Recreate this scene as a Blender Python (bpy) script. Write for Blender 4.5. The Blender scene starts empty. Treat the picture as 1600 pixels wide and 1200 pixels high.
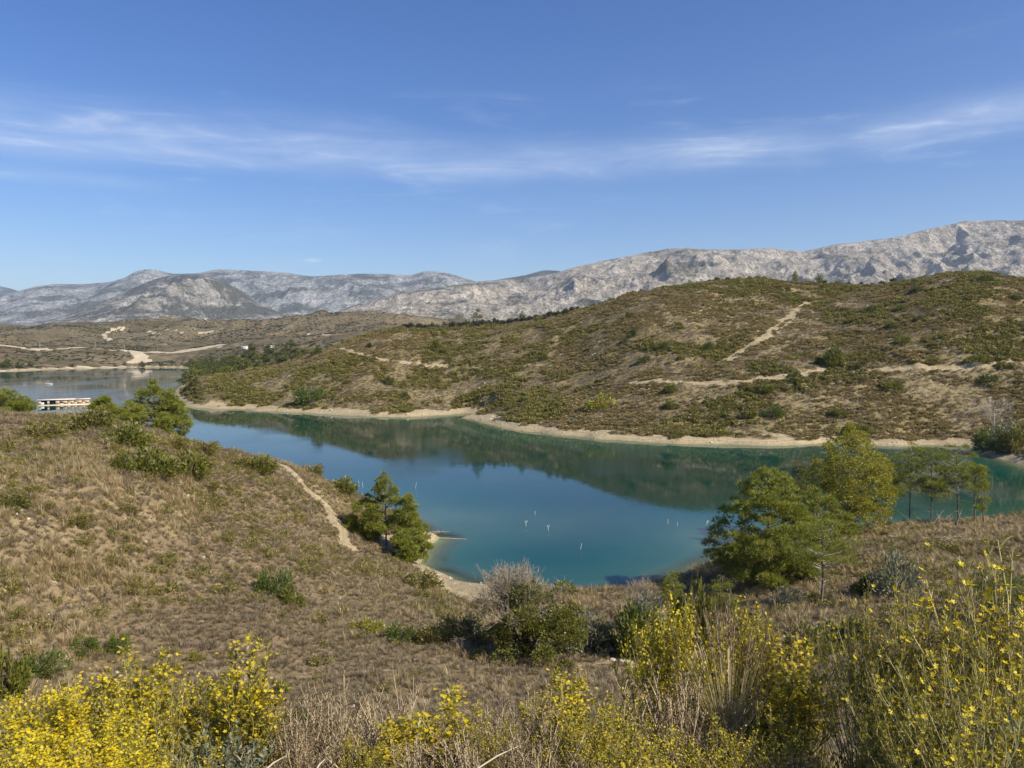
import bpy, math, random
import numpy as np
R = math.radians
rng = np.random.default_rng(7)
random.seed(7)
SC = bpy.context.scene
COL = SC.collection

# ------------------------------------------------------------------ camera
F = 1180.0                      # focal length in pixels of the 1600 px wide photo
PITCH = math.atan(60 / F)       # looking slightly down
cd = bpy.data.cameras.new('camera'); cam = bpy.data.objects.new('camera', cd); COL.objects.link(cam)
cd.sensor_fit = 'HORIZONTAL'; cd.sensor_width = 36; cd.lens = 36 * F / 1600
cd.clip_start = 0.1; cd.clip_end = 60000
cam.location = (0, 0, 0); cam.rotation_euler = (R(90) - PITCH, 0, 0)
SC.camera = cam

# ------------------------------------------------------------------ light
SUN_EL, SUN_AZ = 40.0, 122.0    # azimuth clockwise from +Y: the sun is to the right and a bit behind
SC.view_settings.view_transform = 'Standard'; SC.view_settings.look = 'None'
SC.view_settings.gamma = 1; SC.view_settings.exposure = 0.6
SC.cycles.use_denoising = True
SC.cycles.max_bounces = 8; SC.cycles.transparent_max_bounces = 8
SC.cycles.diffuse_bounces = 2; SC.cycles.glossy_bounces = 2; SC.cycles.transmission_bounces = 3
SC.cycles.volume_bounces = 1
SC.cycles.sample_clamp_indirect = 4
SC.render.film_transparent = False


class NT:
    """tiny helper for node trees"""
    def __init__(s, tree): s.t = tree; s.n = tree.nodes; s.l = tree.links
    def node(s, typ, **kw):
        n = s.n.new(typ)
        for k, v in kw.items(): setattr(n, k, v)
        return n
    def put(s, sock, v):
        if isinstance(v, bpy.types.NodeSocket): s.l.new(v, sock)
        elif v is not None: sock.default_value = v
    def m(s, op, a, b=None, c=None, clamp=False):
        n = s.node('ShaderNodeMath', operation=op, use_clamp=clamp)
        s.put(n.inputs[0], a)
        if b is not None: s.put(n.inputs[1], b)
        if c is not None: s.put(n.inputs[2], c)
        return n.outputs[0]
    def mix(s, f, a, b, blend='MIX'):
        n = s.node('ShaderNodeMix', data_type='RGBA', blend_type=blend)
        s.put(n.inputs[0], f); s.put(n.inputs[6], a); s.put(n.inputs[7], b)
        return n.outputs[2]
    def ss(s, x, a, b, lo=0.0, hi=1.0):
        n = s.node('ShaderNodeMapRange', interpolation_type='SMOOTHSTEP')
        s.put(n.inputs[0], x); s.put(n.inputs[1], a); s.put(n.inputs[2], b); s.put(n.inputs[3], lo); s.put(n.inputs[4], hi)
        return n.outputs[0]
    def noise(s, vec, scale, detail=4, rough=0.55, dist=0.0):
        n = s.node('ShaderNodeTexNoise'); s.put(n.inputs['Vector'], vec)
        n.inputs['Scale'].default_value = scale; n.inputs['Detail'].default_value = detail
        n.inputs['Roughness'].default_value = rough; n.inputs['Distortion'].default_value = dist
        return n.outputs['Fac']
    def mapping(s, vec, scale=(1, 1, 1), loc=(0, 0, 0), rot=(0, 0, 0)):
        n = s.node('ShaderNodeMapping'); s.put(n.inputs[0], vec)
        n.inputs['Location'].default_value = loc; n.inputs['Rotation'].default_value = rot; n.inputs['Scale'].default_value = scale
        return n.outputs[0]
    def attr(s, name):
        n = s.node('ShaderNodeAttribute', attribute_name=name); return n.outputs['Fac']
    def ramp(s, fac, stops):
        n = s.node('ShaderNodeValToRGB'); s.put(n.inputs[0], fac)
        e = n.color_ramp.elements
        while len(e) < len(stops): e.new(0.5)
        for q, (p, c) in zip(e, stops): q.position = p; q.color = (*c, 1)
        return n.outputs[0]


def world():
    w = bpy.data.worlds.new('World'); SC.world = w; w.use_nodes = True
    t = NT(w.node_tree); t.n.clear()
    sky = t.node('ShaderNodeTexSky', sky_type='NISHITA')
    sky.sun_disc = False; sky.sun_elevation = R(SUN_EL); sky.sun_rotation = R(SUN_AZ)
    sky.altitude = 300; sky.air_density = 1.0; sky.dust_density = 0.6; sky.ozone_density = 3.0
    hs = t.node('ShaderNodeHueSaturation'); hs.inputs['Hue'].default_value = .514; hs.inputs['Saturation'].default_value = 1.3; hs.inputs['Value'].default_value = 0.80
    t.l.new(sky.outputs[0], hs.inputs['Color'])
    co = t.node('ShaderNodeTexCoord')
    sp = t.node('ShaderNodeSeparateXYZ'); t.l.new(co.outputs['Generated'], sp.inputs[0])
    x, y, z = sp.outputs
    az = t.m('ARCTAN2', x, y)                       # radians, + to the right
    hyp = t.m('SQRT', t.m('ADD', t.m('MULTIPLY', x, x), t.m('MULTIPLY', y, y)))
    el = t.m('ARCTAN2', z, hyp)
    cv = t.node('ShaderNodeCombineXYZ'); t.put(cv.inputs[0], az); t.put(cv.inputs[1], el)
    v = cv.outputs[0]
    # centre line of the long cirrus band and its waviness
    wob = t.m('MULTIPLY', t.m('SUBTRACT', t.noise(t.mapping(v, (1, 0.5, 1)), 2.6, 3), 0.5), 0.045)
    line = t.m('ADD', t.m('ADD', 0.232, t.m('MULTIPLY', az, 0.02)), wob)
    d = t.m('SUBTRACT', el, line)
    up = t.ss(d, -0.004, t.m('ADD', 0.045, t.ss(az, -0.35, 0.1, 0.03, 0.0)), 1, 0); dn = t.ss(d, -0.03, 0.006, 0, 1)
    band = t.m('MULTIPLY', up, dn)
    st = t.noise(t.mapping(v, (2.0, 17, 1), rot=(0, 0, R(-5))), 2.2, 8, 0.66, 1.0)
    st2 = t.noise(t.mapping(v, (3, 9, 1), loc=(4, 2, 0)), 2.4, 6, 0.6, 0.4)
    gap = t.ss(t.m('ABSOLUTE', t.m('SUBTRACT', az, 0.405)), 0.0, 0.06, 0.45, 1)
    body = t.m('MULTIPLY', t.m('MULTIPLY', band, t.ss(t.m('ADD', t.m('MULTIPLY', st, 0.6), t.m('MULTIPLY', st2, 0.5)), 0.20, 0.88)), gap)
    thin = t.m('MULTIPLY', t.m('MULTIPLY', t.ss(d, 0.02, 0.12, 1, 0), t.ss(d, -0.2, -0.02, 0, 1)), t.ss(t.m('MULTIPLY', st, t.m('ADD', st2, 0.5)), 0.52, 0.85))
    wisp = t.m('MULTIPLY', t.ss(t.m('ABSOLUTE', t.m('SUBTRACT', el, 0.187)), 0.0, 0.014, 1, 0), t.m('MULTIPLY', t.ss(az, -0.5, -0.38, 1, 0), st))
    wisp2 = t.m('MULTIPLY', t.ss(t.m('ABSOLUTE', t.m('SUBTRACT', el, 0.108)), 0.0, 0.004, 1, 0), t.ss(t.m('ABSOLUTE', t.m('ADD', az, 0.256)), 0.0, 0.016, 0.6, 0))
    cl = t.m('ADD', t.m('ADD', t.m('MULTIPLY', body, 0.58), t.m('MULTIPLY', thin, 0.30)), t.m('ADD', t.m('MULTIPLY', wisp, 0.3), wisp2), clamp=True)
    col = t.mix(t.m('MULTIPLY', cl, 0.85), hs.outputs[0], (5.0, 5.5, 6.4, 1))
    bg = t.node('ShaderNodeBackground'); t.l.new(col, bg.inputs[0]); bg.inputs[1].default_value = 0.115
    out = t.node('ShaderNodeOutputWorld'); t.l.new(bg.outputs[0], out.inputs[0])
world()
sl = bpy.data.lights.new('sun', 'SUN'); sl.energy = 4.2; sl.angle = R(0.55); sl.color = (1.0, 0.90, 0.74)
so = bpy.data.objects.new('sun', sl); COL.objects.link(so)
sd = np.array([math.sin(R(SUN_AZ)) * math.cos(R(SUN_EL)), math.cos(R(SUN_AZ)) * math.cos(R(SUN_EL)), math.sin(R(SUN_EL))])
so.rotation_euler = (R(90 - SUN_EL), 0, R(180 - SUN_AZ)) ; so.location = tuple(sd * 100)

# ------------------------------------------------------------------ helpers
WATER = -25.0
SA, CA = math.sin(PITCH), math.cos(PITCH)


def tz(py): return (540.0 - py) / F          # slope of a sight line, py in photo rows (small pitch error ignored below)


def ray(px, py):
    cx, cy = (px - 800) / F, (600 - py) / F
    d = np.array([cx, cy * SA + CA, cy * CA - SA]); return d / d[1]


def at(px, py, Y): return ray(px, py) * Y


def on_water(px, py):
    d = ray(px, py); return d * (WATER / d[2])


def tag(o, label=None, cat=None, group=None, kind=None):
    if label: o['label'] = label
    if cat: o['category'] = cat
    if group: o['group'] = group
    if kind: o['kind'] = kind
    return o


def link(name, mesh, mat=None, parent=None, loc=(0, 0, 0), rot=(0, 0, 0), scale=(1, 1, 1), hidden=False):
    o = bpy.data.objects.new(name, mesh)
    if mat and mesh is not None and not mesh.materials: mesh.materials.append(mat)
    if not hidden: COL.objects.link(o)
    o.parent = parent; o.location = tuple(float(v) for v in loc); o.rotation_euler = rot; o.scale = scale
    return o


def empty(name, loc=(0, 0, 0), rz=0, s=1.0):
    o = bpy.data.objects.new(name, None); COL.objects.link(o)
    o.location = tuple(float(v) for v in loc); o.rotation_euler = (0, 0, rz); o.scale = (s, s, s) if np.isscalar(s) else s
    o.empty_display_size = 0.3
    return o


def copy_tree(o, parent=None, loc=None, rz=None, s=None, label=None, group=None, cat=None):
    c = o.copy(); COL.objects.link(c); c.parent = parent
    for ch in list(o.children): copy_tree(ch, c)
    if loc is not None: c.location = tuple(float(v) for v in loc)
    if rz is not None: c.rotation_euler[2] = rz
    if s is not None: c.scale = (s, s, s) if np.isscalar(s) else s
    if label: c['label'] = label
    if group: c['group'] = group
    if cat: c['category'] = cat
    return c


def mesh_np(name, verts, faces, smooth=False):
    """faces: int array (n,3) or (n,4), or a list of such arrays"""
    me = bpy.data.meshes.new(name)
    if not isinstance(faces, list): faces = [faces]
    faces = [f for f in faces if len(f)]
    verts = np.asarray(verts, dtype=np.float32)
    me.vertices.add(len(verts)); me.vertices.foreach_set('co', verts.ravel())
    idx = np.concatenate([f.ravel() for f in faces]).astype(np.int32)
    tot = np.concatenate([np.full(len(f), f.shape[1], np.int32) for f in faces])
    st = np.concatenate([[0], np.cumsum(tot)[:-1]]).astype(np.int32)
    me.loops.add(len(idx)); me.loops.foreach_set('vertex_index', idx)
    me.polygons.add(len(tot)); me.polygons.foreach_set('loop_start', st); me.polygons.foreach_set('loop_total', tot)
    if smooth: me.polygons.foreach_set('use_smooth', np.ones(len(tot), bool))
    me.update(calc_edges=True); me.validate()
    return me


def set_attr(me, name, vals):
    a = me.attributes.new(name, 'FLOAT', 'POINT'); a.data.foreach_set('value', np.asarray(vals, np.float32))


class MB:
    """collects geometry for ONE mesh"""
    def __init__(s): s.v = []; s.f = {3: [], 4: []}; s.n = 0
    def add(s, v, f):
        v = np.asarray(v, float); f = np.asarray(f, int)
        s.v.append(v); s.f[f.shape[1]].append(f + s.n); s.n += len(v)
    def tube(s, pts, rad, k=5, cap=True):
        pts = np.asarray(pts, float); n = len(pts)
        rad = np.broadcast_to(np.asarray(rad, float), (n,))
        tg = np.gradient(pts, axis=0); tg /= np.linalg.norm(tg, axis=1, keepdims=True) + 1e-9
        ref = np.array([0, 0, 1.0]) if abs(tg[0][2]) < 0.9 else np.array([1.0, 0, 0])
        a = np.cross(tg, ref); a /= np.linalg.norm(a, axis=1, keepdims=True) + 1e-9
        b = np.cross(tg, a)
        th = np.arange(k) * 2 * math.pi / k
        ring = (a[:, None, :] * np.cos(th)[None, :, None] + b[:, None, :] * np.sin(th)[None, :, None]) * rad[:, None, None] + pts[:, None, :]
        i = np.arange(n - 1)[:, None] * k; j = np.arange(k)[None, :]; j2 = (j + 1) % k
        q = np.stack([i + j, i + j2, i + k + j2, i + k + j], -1).reshape(-1, 4)
        v = ring.reshape(-1, 3); s.add(v, q)
        if cap and k >= 3:
            c = s.n; s.v.append(np.array([pts[-1] + tg[-1] * rad[-1] * .5])); base = c - k; s.n += 1
            s.f[3].append(np.array([[base + q_, base + (q_ + 1) % k, c] for q_ in range(k)]))
    def box(s, lo, hi, rz=0, c=(0, 0)):
        x0, y0, z0 = lo; x1, y1, z1 = hi
        v = np.array([[x0, y0, z0], [x1, y0, z0], [x1, y1, z0], [x0, y1, z0], [x0, y0, z1], [x1, y0, z1], [x1, y1, z1], [x0, y1, z1]], float)
        s.add(v, [[0, 3, 2, 1], [4, 5, 6, 7], [0, 1, 5, 4], [1, 2, 6, 5], [2, 3, 7, 6], [3, 0, 4, 7]])
    def leaves(s, P, L, W, D=None, up=0.3, fold=False):
        """P (n,3) centres; random oriented rhombic leaves; D optional preferred directions"""
        n = len(P)
        if n == 0: return
        d = rng.normal(size=(n, 3)); d /= np.linalg.norm(d, axis=1, keepdims=True)
        if D is not None: d = d * 0.55 + D
        d[:, 2] += up; d /= np.linalg.norm(d, axis=1, keepdims=True) + 1e-9
        r = rng.normal(size=(n, 3)); w = np.cross(d, r); w /= np.linalg.norm(w, axis=1, keepdims=True) + 1e-9
        L = np.broadcast_to(L, (n,))[:, None] * rng.uniform(.7, 1.3, (n, 1)); W = np.broadcast_to(W, (n,))[:, None] * rng.uniform(.7, 1.3, (n, 1))
        a = P; b = P + d * L * .5 + w * W * .5; c = P + d * L; e = P + d * L * .5 - w * W * .5
        v = np.stack([a, b, c, e], 1).reshape(-1, 3)
        s.add(v, np.arange(n * 4).reshape(n, 4))
    def needles(s, P, D, L, W, k=6, spread=0.8):
        """tufts: k narrow triangles around direction D at each P"""
        n = len(P)
        if n == 0: return
        P = np.repeat(P, k, 0); D = np.repeat(D, k, 0)
        d = D + rng.normal(size=D.shape) * spread; d /= np.linalg.norm(d, axis=1, keepdims=True) + 1e-9
        w = np.cross(d, rng.normal(size=d.shape)); w /= np.linalg.norm(w, axis=1, keepdims=True) + 1e-9
        L = L * rng.uniform(.7, 1.25, (len(P), 1))
        v = np.stack([P - w * W * .5, P + w * W * .5, P + d * L], 1).reshape(-1, 3)
        s.add(v, np.arange(len(P) * 3).reshape(-1, 3))
    def mesh(s, name, smooth=False):
        return mesh_np(name, np.concatenate(s.v), [np.concatenate(s.f[k]) for k in (3, 4) if s.f[k]], smooth)
    def build(s, name, mat, parent=None, smooth=False, **kw): return link(name, s.mesh(name, smooth), mat, parent, **kw)


# ---- numpy noise
_perm = np.random.default_rng(3).permutation(65536)
def _h(ix, iy, seed): return _perm[(_perm[(ix + seed * 131) & 65535] + iy) & 65535] / 65535.0
def vnoise(x, y, seed=0):
    ix = np.floor(x).astype(int); iy = np.floor(y).astype(int); fx = x - ix; fy = y - iy
    fx = fx * fx * fx * (fx * (fx * 6 - 15) + 10); fy = fy * fy * fy * (fy * (fy * 6 - 15) + 10)
    a = _h(ix, iy, seed); b = _h(ix + 1, iy, seed); c = _h(ix, iy + 1, seed); d = _h(ix + 1, iy + 1, seed)
    return (a + (b - a) * fx) + ((c + (d - c) * fx) - (a + (b - a) * fx)) * fy      # 0..1
def fbm(x, y, L, oct=4, seed=0, gain=.5):
    s = 0; a = 1; t = 0
    for o in range(oct):
        s = s + a * vnoise(x / L + 17.3 * o, y / L - 9.1 * o, seed + o); t += a; a *= gain; L = L / 2.03
    return s / t
def ridged(x, y, L, oct=4, seed=0, gain=.55):
    s = 0; a = 1; t = 0
    for o in range(oct):
        n = 1 - np.abs(2 * vnoise(x / L + 7.7 * o, y / L + 3.1 * o, seed + o) - 1); s = s + a * n * n; t += a; a *= gain; L = L / 2.1
    return s / t
def sstep(x, a, b): t = np.clip((x - a) / (b - a), 0, 1); return t * t * (3 - 2 * t)

# ------------------------------------------------------------------ terrain control points: column px, [(Y, z)...]
def zc(py, Y): return (540 - py) / F * Y
NEAR = [(s_, 2.0, -1.75) for s_ in (-400, 100, 400, 800, 1200, 1500, 2000)]
NEAR += [(s_, 5.0, -3.1) for s_ in (-400, 100, 400, 800, 1200, 1500, 2000)]
NEAR += [(s_, 9.0, -5.6) for s_ in (-400, 200, 800, 1400, 2000)]
NEAR += [(s_, 15.0, -9.4) for s_ in (-400, 200, 800, 1400, 2000)]
NEAR += [(-400, 24, -12.2), (0, 24, -12.9), (400, 24, -13.6), (800, 24, -13.9), (1200, 24, -14.0), (1600, 24, -13.6), (2000, 24, -13)]
def colm(px, rows): return [(px, Y, zc(py, Y)) for py, Y in rows]
NEAR += colm(0, [(655, 70), (703, 58), (750, 51), (800, 46), (850, 43), (900, 40), (950, 37.5), (1000, 36), (1050, 34), (1100, 31)])
NEAR += colm(-350, [(642, 66), (700, 54), (780, 46), (850, 42), (950, 37), (1050, 33)])
NEAR += colm(100, [(658, 75), (703, 62), (800, 50), (900, 43.5), (1000, 38.5)])
NEAR += colm(200, [(666, 80), (704, 66), (750, 58), (800, 53), (850, 50), (900, 47), (950, 44), (1000, 41), (1050, 37.5), (1100, 34)])
NEAR += colm(300, [(695, 84), (750, 70), (800, 61), (850, 55)])
NEAR += colm(400, [(712, 93), (750, 80), (800, 69), (850, 61), (900, 54.5), (950, 48.5), (1000, 43.5), (1050, 39.5), (1100, 35.8)])
NEAR += colm(500, [(744, 103), (800, 86), (850, 73), (900, 62), (950, 54), (1000, 47), (1050, 41.5), (1100, 37)])
NEAR += colm(560, [(774, 110), (850, 82), (800, 98)])
NEAR += colm(640, [(860, 85), (920, 68), (960, 58), (1000, 50), (1050, 43), (1100, 37.5)])
NEAR += colm(720, [(930, 73), (950, 67), (1000, 53.5), (1050, 44), (1100, 38)])
NEAR += colm(820, [(955, 68), (1000, 55), (1030, 48.5), (1050, 45), (1100, 38.5)])
NEAR += colm(950, [(950, 69), (1000, 56), (1035, 47.5), (1050, 45), (1100, 38)])
NEAR += colm(1100, [(910, 76), (950, 66), (1000, 55), (1050, 46), (1100, 39)])
NEAR += colm(1200, [(920, 70), (950, 63), (1000, 54), (1050, 46), (1100, 39)])
NEAR += colm(1300, [(850, 86), (900, 71), (950, 60), (1000, 51.5), (1050, 45), (1100, 39)])
NEAR += colm(1400, [(836, 90), (850, 84), (900, 69), (950, 58), (1000, 50), (1100, 38)])
NEAR += colm(1500, [(828, 91), (850, 82), (900, 67), (950, 57), (1050, 43)])
NEAR += colm(1600, [(817, 94), (850, 80), (900, 66), (950, 56), (1000, 49), (1100, 37)])
NEAR += colm(1950, [(810, 94), (850, 78), (900, 64), (950, 54), (1000, 48), (1100, 36)])
NEAR += [(-350, 90, -9), (-350, 120, -21), (0, 95, -13), (0, 112, -20), (200, 100, -14), (200, 115, -21), (300, 104, -17), (400, 110, -20), (500, 114, -22.5)]
FAR = []
FAR += colm(300, [(638, 301), (612, 328), (598, 355), (592, 390)]) + [(300, 440, -23)]
FAR += colm(400, [(641, 292), (610, 330), (585, 370), (572, 400)]) + [(400, 480, -19)]
FAR += colm(500, [(647, 276), (610, 315), (580, 350), (549, 400)]) + [(500, 480, -9)]
FAR += colm(600, [(652, 263), (620, 295), (590, 325), (565, 360), (540, 390), (514, 430)]) + [(600, 540, 0)]
FAR += colm(700, [(647, 276), (610, 310), (573, 345), (540, 385), (515, 430)]) + [(700, 480, 11), (700, 600, 8)]
FAR += colm(800, [(670, 227), (630, 270), (600, 310), (572, 340), (545, 375), (513, 430)]) + [(800, 500, 13)]
FAR += colm(860, [(603, 300), (575, 333)])
FAR += colm(900, [(682, 208), (650, 235), (620, 270), (600, 300), (570, 330), (530, 370), (500, 405), (489, 430)]) + [(900, 520, 20)]
FAR += colm(1000, [(690, 197), (650, 225), (600, 262), (560, 300), (520, 340), (480, 385), (457, 430)]) + [(1000, 520, 28)]
FAR += colm(1100, [(693, 193), (650, 218), (598, 250), (560, 290), (520, 330), (480, 375), (440, 440)]) + [(1100, 520, 37)]
FAR += colm(1200, [(694, 191), (640, 220), (590, 252), (550, 285), (510, 330), (470, 390), (435, 450)]) + [(1200, 540, 39)]
FAR += colm(1300, [(692, 194), (640, 218), (577, 255), (540, 290), (500, 335), (470, 390), (445, 460)]) + [(1300, 550, 40)]
FAR += colm(1400, [(694, 191), (640, 216), (578, 245), (530, 280), (490, 320), (460, 365), (439, 410)]) + [(1400, 500, 32)]
FAR += colm(1500, [(695, 190), (640, 212), (575, 240), (520, 270), (480, 305), (450, 340), (426, 385)]) + [(1500, 480, 33)]
FAR += colm(1600, [(690, 180), (640, 205), (570, 235), (520, 265), (480, 300), (439, 370)]) + [(1600, 460, 27)]
FAR += colm(1950, [(690, 175), (640, 200), (570, 230), (520, 262), (480, 300), (439, 370)]) + [(1950, 460, 27)]
_f = []
for px_, Y_, z_ in FAR:      # pull the hill towards its shore, keeping every sight line
    sh = float(np.interp(px_, [300, 400, 500, 600, 700, 800, 900, 1000, 1200, 1600], [301, 292, 276, 263, 276, 227, 208, 197, 191, 180]))
    Yn = sh + (Y_ - sh) * .72 if (Y_ > sh and Y_ < 620 and px_ >= 300) else Y_
    _f.append((px_, Yn, z_ / Y_ * Yn))
FAR = _f
FAR += [(1600, 162, -22.8), (1560, 172, -22.8), (1700, 155, -22)]
# beyond the lake on the left: bank, road terrace, rolling hills
for px in (-500, -200, 0, 100, 200, 280):
    ys = 745 if px < 0 else 745 + (px / 280.0) * 145
    FAR += [(px, ys + 45, -20), (px, ys + 95, -10), (px, ys + 140, -4.2), (px, ys + 250, -3)]
FAR += [(0, 900, 2), (-200, 900, 3), (330, 950, -5), (330, 700, -22), (400, 620, -20), (450, 600, -18), (400, 900, -4), (500, 750, -8), (500, 900, 2)]
FAR += colm(0, [(525, 1400), (514, 2000)]) + colm(-300, [(520, 1400), (512, 2000)]) + colm(100, [(521, 1450), (509, 2000)]) + colm(200, [(522, 1450), (503, 2200)])
FAR += colm(300, [(517, 1600), (501, 2200)]) + colm(400, [(522, 1300), (500, 2300)]) + colm(500, [(516, 1300), (500, 2000)]) + colm(545, [(489, 1700)]) + colm(600, [(492, 1700)]) + colm(660, [(506, 1600)])
FAR += [(px, 3000, 45) for px in (-500, 0, 400, 800)] + [(px, 5000, 20) for px in (-500, 0, 400, 800, 1200, 1900)]
FAR += [(px, 1000, 10) for px in (800, 1200, 1600, 1950)] + [(px, 2200, 20) for px in (850, 1200, 1600, 1950)]
CP = np.array(NEAR + FAR)
def uv(x, y):
    th = np.arctan2(x, y); r = np.hypot(x, y)
    return np.clip(th, -1.3, 1.3) * 10, np.log(np.maximum(r, .8)) * 4.5
cx_ = (CP[:, 0] - 800) / F * CP[:, 1]; cu, cv_ = uv(cx_, CP[:, 1])
def kern(du, dv): return np.sqrt(du * du + dv * dv + 0.6)
K = kern(cu[:, None] - cu[None], cv_[:, None] - cv_[None]); n_ = len(CP)
A = np.zeros((n_ + 1, n_ + 1)); A[:n_, :n_] = K + np.eye(n_) * -0.02; A[n_, :n_] = 1; A[:n_, n_] = 1
# heights are fitted as slopes (z over distance) so near and far ground are equally smooth
rr_ = np.hypot(cx_, CP[:, 1]); SOL = np.linalg.solve(A, np.r_[CP[:, 2] / rr_, 0])
def z_rbf(x, y):
    u, v = uv(x, y); r = np.maximum(np.hypot(x, y), .8); out = np.zeros(x.shape)
    for i in range(n_): out += SOL[i] * kern(u - cu[i], v - cv_[i])
    return (out + SOL[n_]) * r

# lake outline in world XY
def Wp(px, py): p = on_water(px, py); return (p[0], p[1])
def Dp(px, Y): return ((px - 800) / F * Y, Y)
LAKE = [(-700, 300), (-300, 150), Dp(-200, 128), Dp(0, 124), Dp(150, 124), Dp(300, 122), Dp(400, 121), Dp(480, 121), Dp(560, 117), Dp(620, 108), Wp(668, 834), Wp(690, 838),
        Wp(668, 850), Wp(656, 868), Wp(660, 886), Wp(690, 898), Wp(725, 913), Wp(780, 924), Wp(860, 930), Wp(930, 930), Wp(1000, 924), Wp(1055, 908), Wp(1095, 888), Wp(1130, 870),
        Dp(1185, 95), Dp(1260, 97), Dp(1340, 99), Dp(1450, 100), Dp(1600, 103), Dp(1800, 108), (150, 112), (260, 120), (330, 160), (200, 156), Dp(1800, 140), Dp(1700, 146),
        Wp(1605, 731), Wp(1575, 720), Wp(1545, 714), Wp(1525, 706), Wp(1510, 697), Wp(1480, 696), Wp(1440, 694), Wp(1400, 696), Wp(1350, 694), Wp(1300, 693), Wp(1240, 695), Wp(1180, 695), Wp(1100, 694), Wp(1050, 693), Wp(1000, 690), Wp(950, 687), Wp(900, 683), Wp(850, 678),
        Wp(800, 671), Wp(765, 663), Wp(737, 656.5), Wp(726, 652), Wp(742, 647), Wp(722, 646), Wp(690, 648), Wp(640, 652), Wp(590, 652), Wp(540, 649), Wp(490, 646), Wp(440, 644), Wp(380, 640), Wp(320, 638), Wp(290, 636),
        Wp(274, 625), Wp(272, 612), Wp(290, 600), Dp(300, 560), Dp(290, 700), Dp(300, 860), Wp(280, 574), Wp(240, 574), Wp(200, 574), Wp(150, 575), Wp(110, 576), Wp(60, 578), Wp(0, 580), Wp(-100, 581), (-1000, 700), (-1200, 500)]
LAKE = np.array(LAKE)
def lake_sd(x, y):
    """distance to the shore, positive on land"""
    xw = x + (vnoise(x / 9, y / 9, 40) - .5) * 3.2 * sstep(np.hypot(x, y), 60, 180) + (vnoise(x / 2.5, y / 2.5, 41) - .5) * .9
    yw = y + (vnoise(x / 9, y / 9, 42) - .5) * 4.5 * sstep(np.hypot(x, y), 60, 180) + (vnoise(x / 2.5, y / 2.5, 43) - .5) * .9
    d2 = np.full(x.shape, 1e12); ins = np.zeros(x.shape, bool)
    for i in range(len(LAKE)):
        ax, ay = LAKE[i]; bx, by = LAKE[(i + 1) % len(LAKE)]
        ex, ey = bx - ax, by - ay; t = np.clip(((xw - ax) * ex + (yw - ay) * ey) / (ex * ex + ey * ey), 0, 1)
        d2 = np.minimum(d2, (xw - ax - t * ex) ** 2 + (yw - ay - t * ey) ** 2)
        c = ((ay > yw) != (by > yw)); xi = ax + (yw - ay) * ex / (ey if abs(ey) > 1e-9 else 1e-9); ins ^= c & (xw < xi)
    d = np.sqrt(d2); return np.where(ins, -d, d)
def height(x, y, d=None):
    x = np.asarray(x, float); y = np.asarray(y, float); r = np.hypot(x, y)
    if d is None: d = lake_sd(x, y)
    z = z_rbf(x, y)
    for k, L in enumerate((1.5, 4, 10, 26, 70, 180, 420)):
        w = sstep(r, L * 2.5, L * 9) if L < 400 else sstep(r, 1000, 1800)
        if L == 180: w = w * sstep(r, 520, 1000)
        if L == 70: w = w * (0.45 + .55 * sstep(r, 250, 600))
        z += (vnoise(x / L, y / L, 60 + k) - .5) * 0.075 * L * w
    # erosion gullies on the far hills
    z += (ridged(x, y, 38, 3, 80) - .45) * 2.6 * sstep(r, 180, 260) * sstep(d, 12, 50) * (1 - sstep(r, 900, 1500) * .0)
    z += (ridged(x, y, 260, 3, 90) - .45) * 36 * sstep(r, 1050, 1600)
    far = sstep(r, 140, 260)
    top = 1.3 + .35 * far; run = 1.6 + 3.0 * far
    bank = WATER + top * (1 - np.exp(-np.maximum(d, 0) / run * 1.3)) + .05
    w = sstep(d, run * .8, run * 2.2)
    land = bank + (np.maximum(z, WATER + top + np.minimum(d - run, 50) * .06) - bank) * w
    bed = WATER - np.minimum(np.maximum(-d, 0) * .23, 7) - .02
    z = np.where(d > 0, land, bed)
    # behind and beside the camera: a level shoulder
    back = sstep(np.abs(np.arctan2(x, y)), 1.25, 1.6)
    return z * (1 - back) + back * (-1.7 - .02 * r)

# ------------------------------------------------------------------ polar ground grid
th = np.concatenate([np.linspace(-math.pi, R(-44), 90, endpoint=False), np.linspace(R(-44), R(44), 820), np.linspace(R(44), math.pi, 91)[1:-1]])
rad = np.exp(np.linspace(math.log(0.9), math.log(5200), 960))
TH, RA = np.meshgrid(th, rad); GX = RA * np.sin(TH); GY = RA * np.cos(TH)
GD = lake_sd(GX, GY); GZ = height(GX, GY, GD)
nr, nt = GX.shape


def hit(px, py, y0=20.0, y1=3000.0):
    """first ground point along a sight line"""
    d = ray(px, py); Y = np.exp(np.linspace(math.log(y0), math.log(y1), 900))
    z = height(d[0] * Y, Y); g = z - d[2] * Y
    k = np.where((g[:-1] < 0) & (g[1:] >= 0))[0]
    if len(k) == 0: k = [int(np.argmin(np.abs(g)))]; Yh = Y[k[0]]
    else:
        k = k[0]; t = -g[k] / (g[k + 1] - g[k]); Yh = Y[k] + (Y[k + 1] - Y[k]) * t
    x = d[0] * Yh; return np.array([x, Yh, float(height(np.array([x]), np.array([Yh]))[0])])
def ground(x, y): return float(height(np.array([x]), np.array([y]))[0])
def by_depth(px, Y): x = (px - 800) / F * Y; return np.array([x, Y, ground(x, Y)])

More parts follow.
